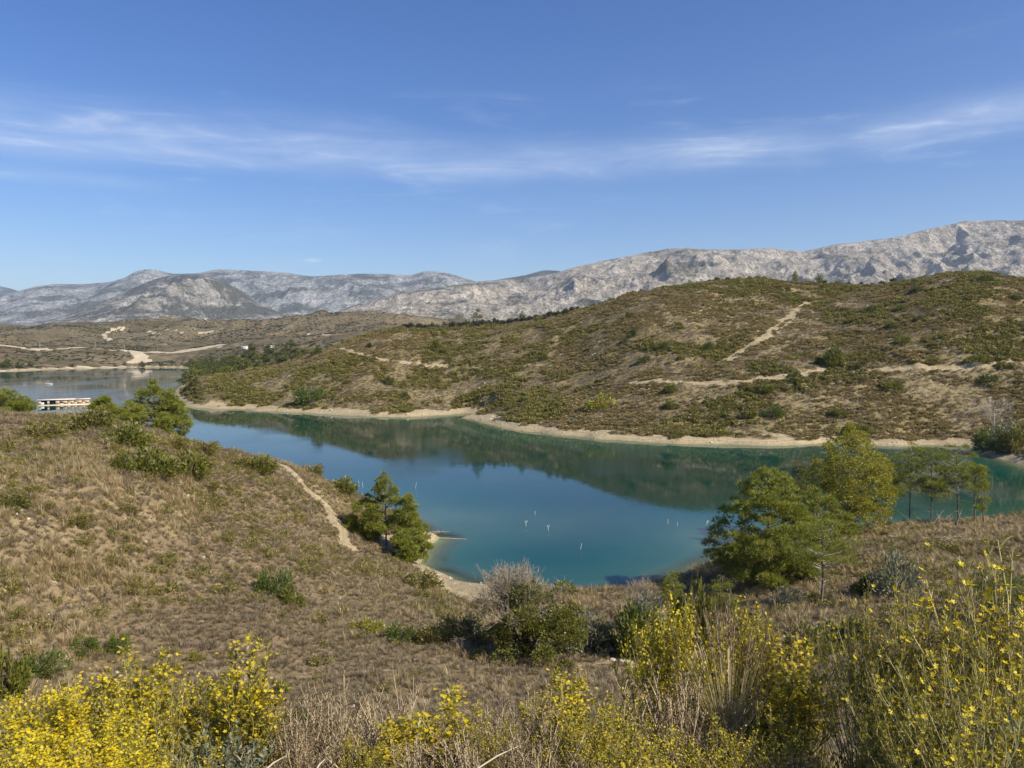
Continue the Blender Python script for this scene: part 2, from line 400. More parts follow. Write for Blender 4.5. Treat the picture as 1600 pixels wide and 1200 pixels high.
def pl_dist(x, y, pts):
    d = np.full(x.shape, 1e9)
    for (ax, ay), (bx, by) in zip(pts[:-1], pts[1:]):
        ex, ey = bx - ax, by - ay; t = np.clip(((x - ax) * ex + (y - ay) * ey) / (ex * ex + ey * ey + 1e-9), 0, 1)
        d = np.minimum(d, np.hypot(x - ax - t * ex, y - ay - t * ey))
    return d
def track(pxs, y0=150, y1=3000): return [tuple(hit(a, b, y0, y1)[:2]) for a, b in pxs]
PATHS = [  # polyline, half width, strength
    (track([(425, 716), (446, 733), (470, 752), (495, 778), (515, 800), (530, 820), (540, 845), (552, 858)], 40, 140), 0.85, .95),
    (track([(985, 598), (1040, 596), (1085, 598), (1150, 597), (1200, 591), (1250, 585), (1292, 577)]), 2.3, 1.0),
    (track([(1130, 565), (1165, 548), (1200, 522), (1225, 500), (1246, 482), (1262, 473), (1290, 472)]), 2.2, 1.0),
    (track([(1180, 538), (1215, 520), (1243, 492)]), 1.2, .8),
    (track([(1330, 579), (1400, 577), (1470, 576), (1530, 571), (1560, 567), (1640, 568)]), 1.9, .9),
    (track([(520, 545), (550, 551), (575, 558), (610, 564), (650, 568), (700, 573)]), 1.9, 1.0),
    (track([(700, 573), (780, 573), (868, 571)]), 1.1, .55),
    (track([(1290, 472), (1350, 467), (1400, 462)]), 1.5, .5),
    ([Dp(-100, 905), Dp(60, 925), Dp(110, 965), Dp(200, 985), Dp(270, 1000), Dp(340, 1010)], 6, 1.0),
    ([Dp(262, 1010), Dp(335, 1035)], 15, 1.0),
    ([Dp(205, 985), Dp(222, 950), Dp(215, 915)], 8, .9),
    (track([(190, 512), (176, 516), (162, 521), (163, 526), (172, 531)], 1100), 5, .9),
    (track([(190, 515), (240, 521), (290, 522)], 1100), 4, .6),
    (track([(262, 520), (300, 516), (330, 519)], 1100), 4, .6),
    (track([(480, 521), (510, 524), (530, 527)], 1100), 5, .7),
    (track([(110, 1052), (260, 1053), (420, 1056), (560, 1052), (700, 1040), (850, 1046), (980, 1032)], 25, 60), 0.22, .5),
]
def masks(x, y, z, d):
    r = np.hypot(x, y)
    path = np.zeros(x.shape)
    for pts, hw, s_ in PATHS:
        q = np.asarray(pts); cxm, cym = q.mean(0); ext = np.abs(q - q.mean(0)).max() + hw * 4
        sel = (np.abs(x - cxm) < ext) & (np.abs(y - cym) < ext)
        if not sel.any(): continue
        xs, ys = x[sel], y[sel]
        hw = hw * (.62 if np.hypot(cxm, cym) > 150 and np.hypot(cxm, cym) < 600 else 1); dd = pl_dist(xs, ys, pts) + (vnoise(xs / hw / 1.5, ys / hw / 1.5, 21) - .5) * hw * 1.9
        path[sel] = np.maximum(path[sel], s_ * (1 - sstep(dd, hw * .75, hw * 1.15)))
    far = sstep(r, 140, 260)
    hgt = z - WATER
    lim = 0.75 + .62 * far + (vnoise(x / 3.5, y / 3.5, 23) - .5) * (.8 + .5 * far) + (vnoise(x / 14, y / 14, 24) - .5) * .7
    shore = (1 - sstep(hgt, lim * .85, lim * 1.1)) * (1 - sstep(d, 14 + 20 * far, 20 + 30 * far))
    leftbay = (x < 2) & (x > -16) & (y > 66) & (y < 106); lim = np.where(leftbay, lim + 1.5, lim)
    shore = np.where(leftbay, (1 - sstep(hgt, lim * .8, lim * 1.1)) * (1 - sstep(d, 6, 10)), shore)
    rightside = (r < 110) & (x > 14)
    shore = np.where(rightside & (d > 0), shore * .45, shore)
    crestz = sstep(-x / np.maximum(r, 1), .18, .35) * sstep(r, 44, 56) * (r < 120) + .35 * (r < 130)
    bare = np.where(r < 150, sstep(fbm(x, y, 2.6, 4, 71) * .7 + fbm(x, y, 9, 2, 73) * .3, .56, .66) * np.minimum(crestz, 1), sstep(fbm(x, y, 5, 4, 72) * .75 + fbm(x, y, 30, 2, 74) * .25, .60, .70) * .45 * (r < 600))
    shore = np.maximum(shore, np.where(r < 150, .33, .45) * bare * (d > 0))
    return path, shore
GP, GS = masks(GX, GY, GZ, GD)

# ------------------------------------------------------------------ materials
def new_mat(name):
    m = bpy.data.materials.new(name); m.use_nodes = True; t = NT(m.node_tree); t.n.clear(); return m, t
def finish(t, sh): o = t.node('ShaderNodeOutputMaterial'); t.l.new(sh, o.inputs[0])
def bsdf(t, col, rough=0.9, spec=0.2, normal=None):
    p = t.node('ShaderNodeBsdfPrincipled'); t.put(p.inputs['Base Color'], col); t.put(p.inputs['Roughness'], rough)
    p.inputs['Specular IOR Level'].default_value = spec
    if normal is not None: t.l.new(normal, p.inputs['Normal'])
    return p.outputs[0]
def bump(t, h, strength, dist):
    b = t.node('ShaderNodeBump'); t.put(b.inputs['Height'], h); b.inputs['Strength'].default_value = strength; b.inputs['Distance'].default_value = dist
    return b.outputs[0]

def ground_mat():
    m, t = new_mat('ground'); g = t.node('ShaderNodeNewGeometry'); P = g.outputs['Position']
    path, shore, straw, farm = t.attr('path'), t.attr('shore'), t.attr('straw'), t.attr('far')
    nA = t.noise(P, .9, 8, .62); nB = t.noise(P, .13, 6, .6); nC = t.noise(P, 5.0, 6, .65); nD = t.noise(P, .03, 5, .6)
    soil = t.mix(t.ss(nB, .35, .65), (.19, .155, .07, 1), (.27, .225, .105, 1))
    soil = t.mix(t.ss(nA, .42, .68), soil, (.34, .27, .165, 1))
    near = t.mix(t.ss(nC, .35, .7), (.19, .14, .08, 1), (.30, .225, .13, 1))
    near = t.mix(t.m('MULTIPLY', straw, t.ss(nA, .3, .6)), near, (.34, .265, .145, 1))
    base = t.mix(farm, near, soil)
    green = t.m('MULTIPLY', t.ss(nD, .45, .62), t.ss(nA, .35, .6))
    base = t.mix(t.m('MULTIPLY', green, .75), base, (.16, .135, .045, 1))
    dots = t.ss(t.noise(P, 2.2, 3, .6), .62, .68)
    base = t.mix(t.m('MULTIPLY', dots, .5), base, (.40, .35, .26, 1))
    pale = t.mix(t.ss(nC, .3, .7), (.38, .30, .175, 1), (.54, .45, .285, 1))
    pale = t.mix(t.m('MULTIPLY', t.ss(nA, .52, .64), .7), pale, (.25, .19, .11, 1))
    sf = t.m('MAXIMUM', path, shore)
    sf = t.ss(t.m('ADD', sf, t.m('MULTIPLY', t.m('SUBTRACT', nC, .5), 1.5)), .32, .6)
    sx = t.node('ShaderNodeSeparateXYZ'); t.l.new(P, sx.inputs[0])
    lines = t.noise(t.mapping(P, (.08, .08, 5.5)), 1.0, 4, .6)
    pale = t.mix(t.m('MULTIPLY', t.ss(lines, .42, .6), .55), pale, (.27, .22, .135, 1))
    wet = t.ss(sx.outputs[2], WATER + .0, WATER + .45, 1, 0)
    pale = t.mix(t.m('MULTIPLY', wet, .45), pale, (.27, .25, .13, 1))
    base = t.mix(sf, base, pale)
    h = t.m('ADD', t.m('MULTIPLY', nC, .35), nA)
    finish(t, bsdf(t, base, .95, .1, bump(t, h, .9, .35))); return m

def hill_far_mat():
    m, t = new_mat('mid hills'); g = t.node('ShaderNodeNewGeometry'); P = g.outputs['Position']
    nA = t.noise(P, .012, 8, .65); nB = t.noise(P, .08, 5, .65); nC = t.noise(P, .0045, 4, .6)
    base = t.mix(t.ss(nA, .35, .65), (.13, .10, .06, 1), (.24, .185, .115, 1))
    base = t.mix(t.m('MULTIPLY', t.ss(nB, .42, .58), .85), base, (.085, .08, .036, 1))
    base = t.mix(t.m('MULTIPLY', t.ss(nA, .66, .72), .6), base, (.46, .38, .26, 1))
    # olive groves: dark crowns in rows on patches of the slope
    mp = t.mapping(P, (.125, .09, 1), rot=(0, 0, .5))
    s = t.node('ShaderNodeSeparateXYZ'); t.l.new(mp, s.inputs[0])
    fx = t.m('ABSOLUTE', t.m('SUBTRACT', t.m('FRACT', s.outputs[0]), .5)); fy = t.m('ABSOLUTE', t.m('SUBTRACT', t.m('FRACT', s.outputs[1]), .5))
    dot = t.ss(t.m('ADD', t.m('MULTIPLY', fx, fx), t.m('MULTIPLY', fy, fy)), .07, .12, 1, 0)
    field = t.ss(nC, .50, .54, 0, .45)
    base = t.mix(t.m('MULTIPLY', field, .7), base, t.mix(nA, (.23, .18, .11, 1), (.36, .29, .19, 1)))
    base = t.mix(t.m('MULTIPLY', t.m('MULTIPLY', field, dot), .9), base, (.05, .06, .032, 1))
    pale = t.mix(nB, (.46, .375, .25, 1), (.60, .52, .37, 1))
    base = t.mix(t.ss(t.m('MAXIMUM', t.attr('path'), t.attr('shore')), .3, .6), base, pale)
    finish(t, bsdf(t, base, .95, .1, bump(t, nB, 1, 3.0))); return m

def mountain_mat(name, green=.5, tint=(1, 1, 1)):
    m, t = new_mat(name); g = t.node('ShaderNodeNewGeometry'); P = g.outputs['Position']
    st = t.mapping(P, (1, .6, 2.2), rot=(0, R(20), R(15)))
    nA = t.noise(st, .0022, 8, .68, .6); nB = t.noise(P, .011, 7, .72); nC = t.noise(P, .03, 4, .7); nS = t.noise(st, .006, 6, .7, 1.0)
    rock = t.mix(t.ss(nB, .38, .62), (.42, .395, .355, 1), (.84, .79, .70, 1))
    rock = t.mix(t.m('MULTIPLY', t.ss(nS, .5, .62), .55), rock, (.42, .365, .28, 1))
    scrub = t.mix(nC, (.055, .065, .045, 1), (.13, .13, .09, 1)); nE = t.noise(st, .05, 3, .7)
    th_ = .585 - green * .14
    f = t.m('ADD', t.m('MULTIPLY', nA, .62), t.m('ADD', t.m('MULTIPLY', nB, .22), t.m('MULTIPLY', nC, .16)))
    vs = t.noise(t.mapping(P, (1, .35, .10), rot=(0, 0, R(12))), .013, 5, .65, .4)
    rock = t.mix(t.m('MULTIPLY', t.ss(vs, .47, .60), .38), rock, (.27, .26, .24, 1))  # darker vertical streaks: gully shading put into the rock colour for relief
    base = t.mix(t.m('MULTIPLY', t.ss(f, th_ - .05, th_ + .035), .88), rock, scrub)
    base = t.mix(t.m('MULTIPLY', t.ss(nC, .53, .60), .55), base, scrub); base = t.mix(t.m('MULTIPLY', t.ss(nE, .55, .62), .5), base, scrub)
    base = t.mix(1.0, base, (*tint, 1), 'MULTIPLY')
    finish(t, bsdf(t, base, .95, .08, bump(t, t.m('ADD', nB, t.m('MULTIPLY', nC, .5)), 1.0, 85))); return m

def leaf_mat(name, stops, transl=.3, patch=0, rough=.6, gloss=.04):
    """foliage: colour varies per leaf, per plant and in drifts over the ground"""
    m, t = new_mat(name); g = t.node('ShaderNodeNewGeometry'); oi = t.node('ShaderNodeObjectInfo')
    isl = g.outputs['Random Per Island']; ran = oi.outputs['Random']
    n = t.noise(g.outputs['Position'], .11 if patch else .9, 4, .6)
    f = t.m('ADD', t.m('MULTIPLY', isl, .34), t.m('ADD', t.m('MULTIPLY', ran, .26 if patch else .1), t.m('MULTIPLY', t.m('SUBTRACT', n, .3), 1.1 if patch else .7)), clamp=True)
    c = t.ramp(f, stops)
    d = t.node('ShaderNodeBsdfDiffuse'); t.l.new(c, d.inputs[0])
    tr = t.node('ShaderNodeBsdfTranslucent'); t.l.new(c, tr.inputs[0])
    mx = t.node('ShaderNodeMixShader'); mx.inputs[0].default_value = transl; t.l.new(d.outputs[0], mx.inputs[1]); t.l.new(tr.outputs[0], mx.inputs[2])
    gl = t.node('ShaderNodeBsdfGlossy'); gl.inputs['Roughness'].default_value = .5
    m2 = t.node('ShaderNodeMixShader'); m2.inputs[0].default_value = gloss; t.l.new(mx.outputs[0], m2.inputs[1]); t.l.new(gl.outputs[0], m2.inputs[2])
    finish(t, m2.outputs[0]); return m

def plain_mat(name, c1, c2, scale=6, rough=.85, bmp=.3, stretch=(1, 1, 1)):
    m, t = new_mat(name); co = t.node('ShaderNodeTexCoord'); v = t.mapping(co.outputs['Object'], stretch)
    n = t.noise(v, scale, 6, .65)
    finish(t, bsdf(t, t.mix(t.ss(n, .35, .65), (*c1, 1), (*c2, 1)), rough, .2, bump(t, n, bmp, .03))); return m

def water_mat():
    m, t = new_mat('water'); g = t.node('ShaderNodeNewGeometry'); P = g.outputs['Position']
    dep = t.attr('depth')
    nD = t.noise(t.mapping(P, (.5, 1, 1)), .05, 4, .6)
    dd = t.m('ADD', dep, t.m('MULTIPLY', t.m('SUBTRACT', nD, .5), 2.2))
    c = t.ramp(t.m('DIVIDE', dd, 8.0, clamp=True), [(0, (.10, .115, .06)), (.14, (.022, .085, .060)), (.35, (.004, .060, .046)), (.8, (.002, .038, .031)), (1, (.002, .034, .029))])
    w1 = t.noise(t.mapping(P, (1, .55, 1), rot=(0, 0, .3)), .9, 4, .6); w2 = t.noise(P, .12, 3, .5)
    bmp = bump(t, t.m('ADD', w1, t.m('MULTIPLY', w2, 1.2)), .10, .06)
    p = t.node('ShaderNodeBsdfPrincipled'); t.put(p.inputs['Base Color'], c)
    p.inputs['IOR'].default_value = 1.333; p.inputs['Specular IOR Level'].default_value = .36; t.put(p.inputs['Roughness'], t.ss(t.noise(t.mapping(P, (1, .35, 1), rot=(0, 0, -.2)), .035, 5, .6), .46, .62, .03, .13))
    t.l.new(bmp, p.inputs['Normal'])
    tr = t.node('ShaderNodeBsdfTransparent'); tr.inputs[0].default_value = (.8, .92, .88, 1)
    mx = t.node('ShaderNodeMixShader'); t.l.new(t.ss(dep, -.1, .95, .15, 1), mx.inputs[0])
    t.l.new(tr.outputs[0], mx.inputs[1]); t.l.new(p.outputs[0], mx.inputs[2])
    finish(t, mx.outputs[0]); return m

M = {}
M['ground'] = ground_mat(); M['midhill'] = hill_far_mat(); M['water'] = water_mat()
M['pine'] = leaf_mat('pine needles', [(0, (.16, .175, .022)), (.5, (.31, .335, .042)), (1, (.46, .45, .07))], .42)
M['pine_dark'] = leaf_mat('dark pine needles', [(0, (.08, .10, .022)), (.5, (.155, .175, .036)), (1, (.24, .25, .055))], .38)
M['plane'] = leaf_mat('yellowing leaves', [(0, (.20, .20, .02)), (.5, (.39, .36, .04)), (1, (.56, .47, .06))], .45)
M['olive'] = leaf_mat('olive leaves', [(0, (.05, .06, .035)), (.6, (.095, .105, .06)), (1, (.15, .155, .10))], .3)
M['shrub'] = leaf_mat('shrub leaves', [(0, (.11, .125, .02)), (.5, (.22, .22, .036)), (1, (.35, .31, .055))], .4)
M['shrub_bright'] = leaf_mat('bright shrub leaves', [(0, (.08, .12, .018)), (.5, (.155, .205, .032)), (1, (.24, .27, .05))], .4)
M['greyleaf'] = leaf_mat('grey green leaves', [(0, (.13, .15, .085)), (.5, (.24, .255, .16)), (1, (.36, .365, .25))], .3)
M['scrub'] = leaf_mat('scrub', [(0, (.15, .125, .04)), (.35, (.24, .19, .065)), (.62, (.34, .265, .105)), (1, (.45, .36, .16))], .35, patch=1)
M['scrub_green'] = leaf_mat('green scrub', [(0, (.10, .11, .022)), (.4, (.20, .19, .04)), (.7, (.28, .235, .06)), (1, (.37, .30, .08))], .35, patch=1)
M['scrub_grey'] = leaf_mat('grey scrub', [(0, (.16, .125, .085)), (.5, (.26, .20, .135)), (1, (.38, .30, .20))], .3, patch=1)
M['straw'] = leaf_mat('straw', [(0, (.27, .20, .09)), (.5, (.44, .345, .175)), (1, (.62, .50, .29))], .4, patch=1)
M['straw_dark'] = leaf_mat('brown grass', [(0, (.155, .122, .068)), (.5, (.25, .20, .115)), (1, (.38, .31, .18))], .35, patch=1)
M['blond'] = leaf_mat('blond grass', [(0, (.30, .27, .10)), (.5, (.50, .43, .19)), (1, (.66, .57, .30))], .45)
M['flower'] = leaf_mat('yellow petals', [(0, (.62, .44, .01)), (.4, (.80, .64, .012)), (1, (.92, .84, .06))], .35)
M['fgleaf'] = leaf_mat('fleabane leaves', [(0, (.17, .155, .02)), (.5, (.34, .30, .04)), (1, (.52, .44, .10))], .45)
M['fgstem'] = plain_mat('green stem', (.32, .29, .11), (.48, .42, .20), 12)
M['drystem'] = plain_mat('dry stem', (.42, .33, .20), (.62, .51, .34), 14)
M['dryleaf'] = leaf_mat('withered leaves', [(0, (.13, .09, .045)), (.5, (.26, .195, .11)), (1, (.42, .34, .21))], .3)
M['bark'] = plain_mat('bark', (.10, .08, .065), (.23, .19, .155), 7, stretch=(1, 1, .3))
M['greybark'] = plain_mat('grey bark', (.24, .21, .18), (.42, .38, .33), 7, stretch=(1, 1, .3))
M['twig'] = plain_mat('bare grey twig', (.25, .21, .155), (.42, .36, .27), 5)
M['deadwood'] = plain_mat('bleached wood', (.42, .36, .27), (.60, .53, .42), 3)
M['rock'] = plain_mat('pale rock', (.42, .37, .29), (.66, .60, .50), 3, bmp=.8)
M['white'] = plain_mat('white paint', (.70, .69, .66), (.80, .79, .76), 2, rough=.5, bmp=.05)
M['cream'] = plain_mat('cream roof', (.66, .58, .45), (.78, .70, .56), 1.2, rough=.6, bmp=.1)
M['timber'] = plain_mat('orange timber', (.50, .33, .18), (.64, .46, .28), 1.5, rough=.7, bmp=.2, stretch=(1, 1, 6))
M['dark'] = plain_mat('dark glass', (.012, .014, .016), (.03, .033, .036), 2, rough=.15, bmp=.02)
M['concrete'] = plain_mat('concrete', (.34, .33, .31), (.48, .46, .43), 3)
M['rust'] = plain_mat('brown panel', (.30, .17, .09), (.42, .26, .15), 2)

# ------------------------------------------------------------------ ground meshes, split by what they are
ii = (np.arange(nr - 1)[:, None] * nt + np.arange(nt)[None, :]); jj = (np.arange(nt) + 1) % nt
i2 = (np.arange(nr - 1)[:, None] * nt + jj[None, :])
FQ = np.stack([ii, ii + nt, i2 + nt, i2], -1)          # (nr-1, nt, 4)
V = np.stack([GX, GY, GZ], -1).reshape(-1, 3)
def fmean(a): f = a.reshape(-1); return f[FQ].mean(-1)
straw_f = lambda x, y: sstep(fbm(x, y, 16, 4, 5), .44, .58)
G_straw = straw_f(GX, GY); G_far = sstep(RA, 115, 170)
dq, pq, sq, rq = fmean(GD), fmean(GP), fmean(GS), fmean(RA)
bed = dq < -0.3
pth = (~bed) & (pq > .5); shr = (~bed) & (~pth) & (sq > .5)
rest = ~(bed | pth | shr)
near_ = rest & (rq < 150); farh = rest & (rq >= 150) & (rq < 640); midh = rest & (rq >= 640)
def submesh(name, sel, mat, extra=()):
    f = FQ[sel]
    if len(f) == 0: return None
    used, inv = np.unique(f.reshape(-1), return_inverse=True)
    me = mesh_np(name, V[used], inv.reshape(-1, 4), True)
    for an, av in (('path', GP), ('shore', GS), ('straw', G_straw), ('far', G_far)): set_attr(me, an, av.reshape(-1)[used])
    return tag(link(name, me, mat), kind='structure')
submesh('ground', near_, M['ground']); submesh('hillside', farh, M['ground']); submesh('hills', midh, M['midhill'])
submesh('lake_bed', bed, M['ground']); submesh('shore', shr, M['ground'])
submesh('path', pth & (rq < 700), M['ground']); submesh('road', pth & (rq >= 700), M['midhill'])
# water surface over the lake and a little under its banks
wsel = (dq < 1.2) & (rq < 1700) & (rq > 60)
f = FQ[wsel]; used, inv = np.unique(f.reshape(-1), return_inverse=True)
wv = V[used].copy(); wdep = WATER - wv[:, 2]; wv[:, 2] = WATER
wme = mesh_np('water', wv, inv.reshape(-1, 4), True); set_attr(wme, 'depth', wdep)
tag(link('water', wme, M['water']), kind='structure')

# ------------------------------------------------------------------ mountains
def mountain(name, prof, Yc, Yf, Yb, mat, foot=60, step=2.2, rows=300, rough=1.0, shape=1.25, seed=0, L=1500):
    prof = np.array(prof, float)
    px = np.arange(prof[0, 0], prof[-1, 0] + step, step); py = np.interp(px, prof[:, 0], prof[:, 1])
    py = np.convolve(np.pad(py, 3, 'edge'), np.ones(7) / 7, 'valid')
    v = np.concatenate([np.linspace(0, 1, rows), np.linspace(1, 1.25, 22)[1:]])
    PX, VV = np.meshgrid(px, v)
    t = (PX - 800) / F
    wander = (fbm(px * 8, px * 0, 900, 3, seed + 9) - .5) * .22
    Ycr = Yc * (1 + wander)[None, :]
    Y = np.where(VV < 1, Yf + (Ycr - Yf) * VV, Ycr + (Yb - Yc) * (VV - 1) * 4)
    X = t * Y
    zt = (540 - py) / F * Yc * (1 + wander)
    e = np.minimum(VV, 1)
    g = ridged(X, Y, L, 5, seed + 1); g2 = fbm(X, Y, L * .5, 6, seed + 5, .55)
    prof_v = e ** shape
    amp = rough * np.clip(zt, 150, None)[None, :]
    mid = np.sin(np.clip(e, 0, 1) * math.pi) ** .8
    gl = ridged(X + 90 * fbm(X, Y, 500, 2, seed + 2), Y * .45, 330, 4, seed + 21, .6)
    z = foot + (zt[None, :] - foot) * prof_v + amp * ((g - .5) * .58 * mid + (g2 - .5) * .12 * mid + (gl - .5) * .13 * (mid * .8 + .1) + (fbm(X, Y, 120, 4, seed + 12, .65) - .5) * .05 * (mid + .3))
    z = np.minimum(z, (zt[None, :] / Ycr) * Y * .985 + amp * .02 * (g2 - .3)) * (e > .93) + z * (e <= .93) if False else z
    # keep every point in front of the crest under the crest's sight line
    cap = (zt[None, :] / Ycr) * Y - amp * .03 * (1 - e) * 3
    z = np.where(VV < 1, np.minimum(z, cap + amp * .015 * (fbm(X, Y, 200, 3, seed + 3) - .5)), z)
    z = np.where(VV > 1, zt[None, :] * (1 - (VV - 1) * 1.6) + amp * .03 * (g2 - .5), z)
    nrow, ncol = z.shape
    i = np.arange(nrow - 1)[:, None] * ncol + np.arange(ncol - 1)[None, :]
    q = np.stack([i, i + 1, i + ncol + 1, i + ncol], -1).reshape(-1, 4)
    return tag(link(name, mesh_np(name, np.stack([X, Y, z], -1).reshape(-1, 3), q, True), mat), kind='structure')
mm1 = mountain_mat('limestone near', .25, (1.0, .96, .89)); mm2 = mountain_mat('limestone scrub', .62, (.95, .96, .97)); mm3 = mountain_mat('limestone far', .45, (.86, .93, 1.0)); mm4 = mountain_mat('scrub mountain', .85, (.8, .85, .9))  # blue tint of mm3 puts distance haze into the rock colour
mountain('mountain', [(420, 530), (500, 497), (545, 480), (600, 464), (625, 455), (660, 454), (700, 448), (740, 441), (800, 437), (850, 432), (900, 418), (950, 407), (1000, 397), (1040, 390), (1060, 388), (1100, 391), (1160, 391), (1200, 389), (1250, 394), (1300, 384), (1350, 378), (1400, 372), (1440, 361), (1500, 348), (1560, 346), (1600, 346), (1750, 350), (2000, 365), (2400, 400), (2900, 470)],
         6200, 3600, 8000, mm1, foot=120, seed=11, rough=.85, shape=1.1, L=1100)
mountain('mountain', [(-700, 520), (-300, 505), (0, 512), (80, 500), (150, 478), (200, 455), (235, 440), (270, 431), (315, 430), (345, 437), (375, 452), (410, 476), (450, 495), (520, 520)],
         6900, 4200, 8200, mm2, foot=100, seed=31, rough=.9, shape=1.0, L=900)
mountain('mountain', [(-900, 470), (-400, 455), (0, 462), (30, 456), (60, 448), (90, 444), (130, 445), (180, 441), (200, 434), (215, 425), (235, 421), (255, 424), (275, 429), (310, 428), (345, 421), (400, 424), (440, 426), (490, 433), (530, 430), (570, 428), (610, 429), (640, 431), (670, 423), (700, 427), (735, 438), (760, 445), (900, 470), (1100, 520)],
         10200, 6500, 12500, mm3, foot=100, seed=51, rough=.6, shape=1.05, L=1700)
mountain('mountain', [(640, 480), (700, 455), (780, 437), (820, 431), (850, 423), (875, 424), (900, 432), (1000, 450), (1200, 520)],
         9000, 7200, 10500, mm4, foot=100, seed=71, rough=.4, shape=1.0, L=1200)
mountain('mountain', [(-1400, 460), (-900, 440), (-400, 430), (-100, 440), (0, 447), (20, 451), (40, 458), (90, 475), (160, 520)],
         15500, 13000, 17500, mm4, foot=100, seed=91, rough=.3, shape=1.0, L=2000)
# plain reaching to the horizon under and behind the mountains
pm = MB(); pm.add([[-40000, 4900, 10], [40000, 4900, 10], [40000, 42000, 10], [-40000, 42000, 10]], [[0, 1, 2, 3]])
tag(pm.build('plain', M['midhill']), kind='structure')
# ------------------------------------------------------------------ scatter (stuff nobody could count): one object each
def scatter(name, pts, scl, proto_mesh, mat, label, cat, tilt=.12):
    n = len(pts)
    if n == 0: return None
    me = bpy.data.meshes.new(name); me.vertices.add(n); me.vertices.foreach_set('co', np.asarray(pts, np.float32).ravel())
    a = me.attributes.new('scl', 'FLOAT_VECTOR', 'POINT'); s3 = np.asarray(scl, np.float32)
    if s3.ndim == 1: s3 = np.repeat(s3[:, None], 3, 1)
    a.data.foreach_set('vector', s3.ravel())
    b = me.attributes.new('rot', 'FLOAT_VECTOR', 'POINT')
    ro = np.stack([rng.normal(0, tilt, n), rng.normal(0, tilt, n), rng.uniform(0, 6.283, n)], -1).astype(np.float32); b.data.foreach_set('vector', ro.ravel())
    if not proto_mesh.materials: proto_mesh.materials.append(mat)
    po = bpy.data.objects.new(name + '_source', proto_mesh)
    ng = bpy.data.node_groups.new(name, 'GeometryNodeTree')
    ng.interface.new_socket('Geometry', in_out='INPUT', socket_type='NodeSocketGeometry')
    ng.interface.new_socket('Geometry', in_out='OUTPUT', socket_type='NodeSocketGeometry')
    N = ng.nodes; L = ng.links
    gi = N.new('NodeGroupInput'); go = N.new('NodeGroupOutput'); ip = N.new('GeometryNodeInstanceOnPoints'); oi = N.new('GeometryNodeObjectInfo')
    oi.inputs['Object'].default_value = po
    m2p = N.new('GeometryNodeMeshToPoints')
    na = N.new('GeometryNodeInputNamedAttribute'); na.data_type = 'FLOAT_VECTOR'; na.inputs['Name'].default_value = 'scl'
    nb = N.new('GeometryNodeInputNamedAttribute'); nb.data_type = 'FLOAT_VECTOR'; nb.inputs['Name'].default_value = 'rot'
    L.new(gi.outputs[0], m2p.inputs['Mesh']); L.new(m2p.outputs[0], ip.inputs['Points'])
    L.new(oi.outputs['Geometry'], ip.inputs['Instance'])
    L.new(na.outputs['Attribute'], ip.inputs['Scale']); L.new(nb.outputs['Attribute'], ip.inputs['Rotation'])
    L.new(ip.outputs[0], go.inputs[0])
    o = link(name, me, mat); md = o.modifiers.new('scatter', 'NODES'); md.node_group = ng
    return tag(o, label, cat, kind='stuff')

def dome_pts(n, r=1.0, h=.8, clumps=9, fill=.35):
    """leaf positions bunched in lumps over a dome"""
    c = rng.normal(size=(clumps, 3)); c /= np.linalg.norm(c, axis=1, keepdims=True); c[:, 2] = np.abs(c[:, 2]) * .9 + .05
    c *= rng.uniform(.45, .8, (clumps, 1)); k = rng.integers(0, clumps, n)
    d = rng.normal(size=(n, 3)); d /= np.linalg.norm(d, axis=1, keepdims=True)
    p = c[k] + d * rng.uniform(.5, 1, (n, 1)) * fill * rng.uniform(.8, 1.2, clumps)[k][:, None]
    p[:, 2] = np.abs(p[:, 2]); out = p / (np.linalg.norm(p, axis=1, keepdims=True) + .4)
    return p * np.array([r, r, h]), out
def bush_proto(n, L, W, r=.6, h=.5, clumps=8, twigs=6, up=.3):
    b = MB(); p, d = dome_pts(n, r, h, clumps); b.leaves(p, L, W, d, up)
    for _ in range(twigs):
        a = rng.uniform(0, 6.28); e = np.array([math.cos(a) * r * .6, math.sin(a) * r * .6, h * rng.uniform(.5, 1)]); b.tube([[0, 0, -.1], e * .5 + [0, 0, .05], e], [.02, .012, .005], 3, False)
    return b.mesh('bush_source')
def tuft_proto(n=42, h=.6, spread=.22, w=.012, lean=.35, droop=.15):
    v = []; f = []
    for i in range(n):
        a = rng.uniform(0, 6.28); r0 = rng.uniform(0, spread * .5); hh = h * rng.uniform(.5, 1.1); ln = rng.uniform(.1, 1) * lean
        b0 = np.array([math.cos(a) * r0, math.sin(a) * r0, -.03]); dr = np.array([math.cos(a), math.sin(a), 0]); sd = np.array([-dr[1], dr[0], 0]) * w
        m_ = b0 + dr * ln * hh * .45 + [0, 0, hh * .6]; t_ = b0 + dr * (ln * hh + droop * hh) + [0, 0, hh]
        k = len(v); v += [b0 - sd, b0 + sd, m_ + sd * .8, m_ - sd * .8, t_]; f.append((k, k + 1, k + 2, k + 3)); f.append((k + 3, k + 2, k + 4, k + 4))
    f4 = np.array([q for q in f if q[2] != q[3]]); f3 = np.array([q[:3] for q in f if q[2] == q[3]])
    return mesh_np('tuft_source', v, [f3, f4])

